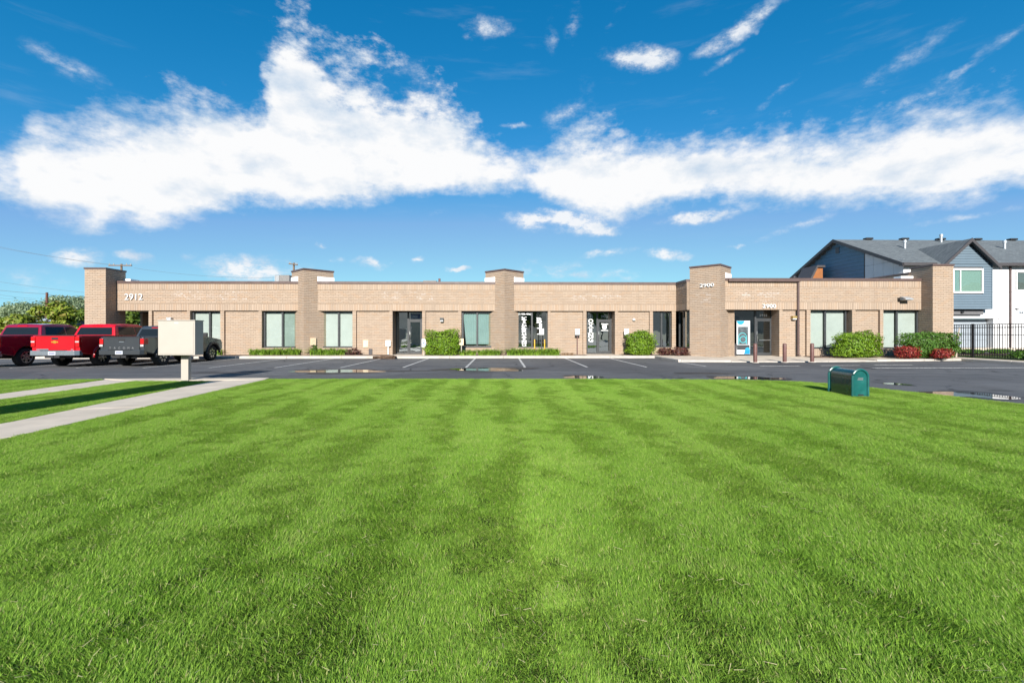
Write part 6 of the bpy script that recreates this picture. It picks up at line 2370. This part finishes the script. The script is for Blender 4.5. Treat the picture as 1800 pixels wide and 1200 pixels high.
for i in range(4):
    for j in range(5):
        a, b = ys_[i] + .01, ys_[i + 1] - .01
        z0_, z1_ = zs_[j] + .01, zs_[j + 1] - .01
        t0, t1 = min(z1_, gable_z(a) - .02), min(z1_, gable_z(b) - .02)
        if t1 <= z0_ + .05:
            continue
        t0 = max(t0, z0_ + .01)
        mb = MB()
        mb.add([(XG, a, z0_), (XG, b, z0_), (XG, b, t1), (XG, a, t0), (XG + .055, a, z0_), (XG + .055, b, z0_), (XG + .055, b, t1), (XG + .055, a, t0)],
               [(3, 2, 1, 0), (4, 5, 6, 7), (1, 5, 4, 0), (2, 3, 7, 6), (0, 4, 7, 3), (1, 2, 6, 5)])
        mb.build('wall_panel', M['white_panel'], town, world=True)
MB().box(XG - .02, XG + .06, YS - .05, YS + .05, .2, gable_z(YS) - .05).build('corner_trim', M['trim_dark'], town, world=True)
MB().box(XG - .03, XG - .002, RY - .25, RY + .25, RZ - 1.25, RZ - .65).build('gable_vent', M['soffit'], town, world=True)
# roof planes with real thickness, overhanging
OV = .45
sp = (RZ - EZ) / (RY - YT)


def roof_slab(pts, th, name='roof', m='shingle'):
    mb = MB()
    n = len(pts)
    up = [Vector(p) for p in pts]
    dn = [p - Vector((0, 0, th)) for p in up]
    mb.add(up + dn, [tuple(range(n)), tuple(range(2 * n - 1, n - 1, -1))] + [(i, n + i, n + (i + 1) % n, (i + 1) % n) for i in range(n)])
    return mb.build(name, M[m], town, world=True)


zE = EZ - sp * OV
roof_slab([(XG - OV, YT - OV, zE + .12), (XEND, YT - OV, zE + .12), (XEND, RY, RZ + .12), (XG - OV, RY, RZ + .12)], .1)
roof_slab([(XG - OV, RY, RZ + .12), (XEND, RY, RZ + .12), (XEND, 2 * RY - YT + OV, zE + .12), (XG - OV, 2 * RY - YT + OV, zE + .12)], .1)
for (ya_, za_, yb2, zb2) in ((YT - OV - .02, zE, RY, RZ), (2 * RY - YT + OV + .02, zE, RY, RZ)):
    mb = MB()
    x0_, x1_ = XG - OV - .05, XG - OV + .02
    q = [(ya_, za_ - .16), (yb2, zb2 - .16), (yb2, zb2 + .15), (ya_, za_ + .15)]
    mb.extrude_x(q, x0_, x1_)
    mb.build('bargeboard', M['trim_dark'], town, world=True)
for xa_, xb_ in ((XG - OV, bx0 - .45), (bx1 + .45, XEND)):
    MB().box(xa_, xb_, YT - OV - .10, YT - OV, zE - .06, zE + .16).build('gutter', M['trim_dark'], town, world=True)
    MB().box(xa_ + .03, xb_, YT - OV + .002, YT, zE - .05, zE - .01).build('soffit', M['soffit'], town, world=True)
# bay roof
ob = .42
sb = (BAP - BEZ) / (bxm - bx0)
yb0 = BYY - .35
yk = lambda z: YT + (z - EZ) / sp
zl_ = BEZ - sb * ob
for sg in (-1, 1):
    xe = bxm + sg * (bxm - bx0 + ob)
    pts = [(bxm, yb0, BAP + .12), (bxm, yk(BAP) + .3, BAP + .12), (xe, yk(zl_) + .3, zl_ + .12), (xe, yb0, zl_ + .12)]
    roof_slab(pts if sg < 0 else pts[::-1], .1)
    mb = MB()
    mb.add([(bxm, yb0 - .05, BAP + .16), (xe, yb0 - .05, zl_ + .16), (xe, yb0 - .05, zl_ - .12), (bxm, yb0 - .05, BAP - .14),
            (bxm, yb0 + .02, BAP + .16), (xe, yb0 + .02, zl_ + .16), (xe, yb0 + .02, zl_ - .12), (bxm, yb0 + .02, BAP - .14)],
           [(0, 1, 2, 3), (7, 6, 5, 4), (0, 4, 5, 1), (1, 5, 6, 2), (2, 6, 7, 3), (3, 7, 4, 0)])
    mb.build('bargeboard', M['trim_dark'], town, world=True)
for px in (1526, 1589, 1653, 1717, 1779):
    x_ = fx(px, RY)
    MB().box(x_ - .36, x_ + .36, RY - .25, RY + .25, RZ + .12, RZ + .30).build('ridge_vent', M['black'], town, world=True, bevel=.04)
for px, py0, py1 in ((1590.5, 432, 448), (1766, 433, 449.5), (1654.5, 426, 431)):
    Yp = 41.6 if py1 > 440 else 44.0
    x_ = fx(px, Yp)
    z0_ = RZ + .1 - abs(Yp - RY) * sp
    b = MB().tube([(x_, Yp, z0_ - .1), (x_, Yp, z0_ + .72)], .10, 10)
    b.tube([(x_, Yp, z0_ + .52), (x_, Yp, z0_ + .78)], .15, 10)
    b.build('vent_pipe', M['galv'], town, world=True, smooth=True)

# ------------------------------------------------------------------ picket fence
fa, fb = Vector((26.1, 25.9, .12)), Vector((27.2, 18.5, .1))
t = thing('picket_fence', 'black steel picket fence between the right corner pier and the townhouse', 'fence', fa)
dv = (fb - fa)
Ln = dv.length
u = dv.normalized()
n_ = int(Ln / .112)
pk = None
yaw = math.atan2(u.y, u.x)
for i in range(n_):
    p = u * (i * .112)
    thick = .011
    if i in (10, 31, 52):
        MB().box(-.045, .045, -.045, .045, 0, 1.86, Matrix.Translation(p) @ Matrix.Rotation(yaw, 4, 'Z')).build('post', M['fence'], t)
        continue
    if pk is None:
        pk = MB().box(-.012, .012, -.012, .012, .04, 1.80, Matrix.Rotation(yaw, 4, 'Z')).build('picket', M['fence'], t)
        pk.location = p
    else:
        q = pk.copy()
        COL.objects.link(q)
        q.parent = t
        q.location = p
for z_ in (.16, 1.62, 1.80):
    mx = Matrix.Rotation(yaw, 4, 'Z')
    MB().box(0, Ln, -.02, .02, z_, z_ + .04, mx).build('rail', M['fence'], t)
MB().box(-.75, -.02, -.015, .015, .05, 1.84).build('end_panel', M['fence'], t) if False else None
t = thing('wooden_rail', 'pale brown wooden rail fixed behind the black picket fence', 'rail', fa + Vector((.25, .1, 0)))
MB().tube([(0, 0, 1.26), tuple(u * Ln * .5 + Vector((0, 0, 1.25))), tuple(u * Ln + Vector((0, 0, 1.26)))], .018, 6).build('rail', M['stake'], t)
c = at(1683, 25.2, z=.12)
t = thing('wood_stake', 'pale wooden stake leaning at the left end of the picket fence', 'stake', c)
MB().tube([(-.08, 0, 0), (.02, .05, .9), (.22, .1, 1.62)], [.05, .04, .03], 6).build('stick', M['stake'], t)
MB().tube([(.03, .05, 1.0), (.12, .0, 1.25)], [.03, .02], 5).build('branch', M['stake'], t)
print('objects', len(bpy.data.objects))
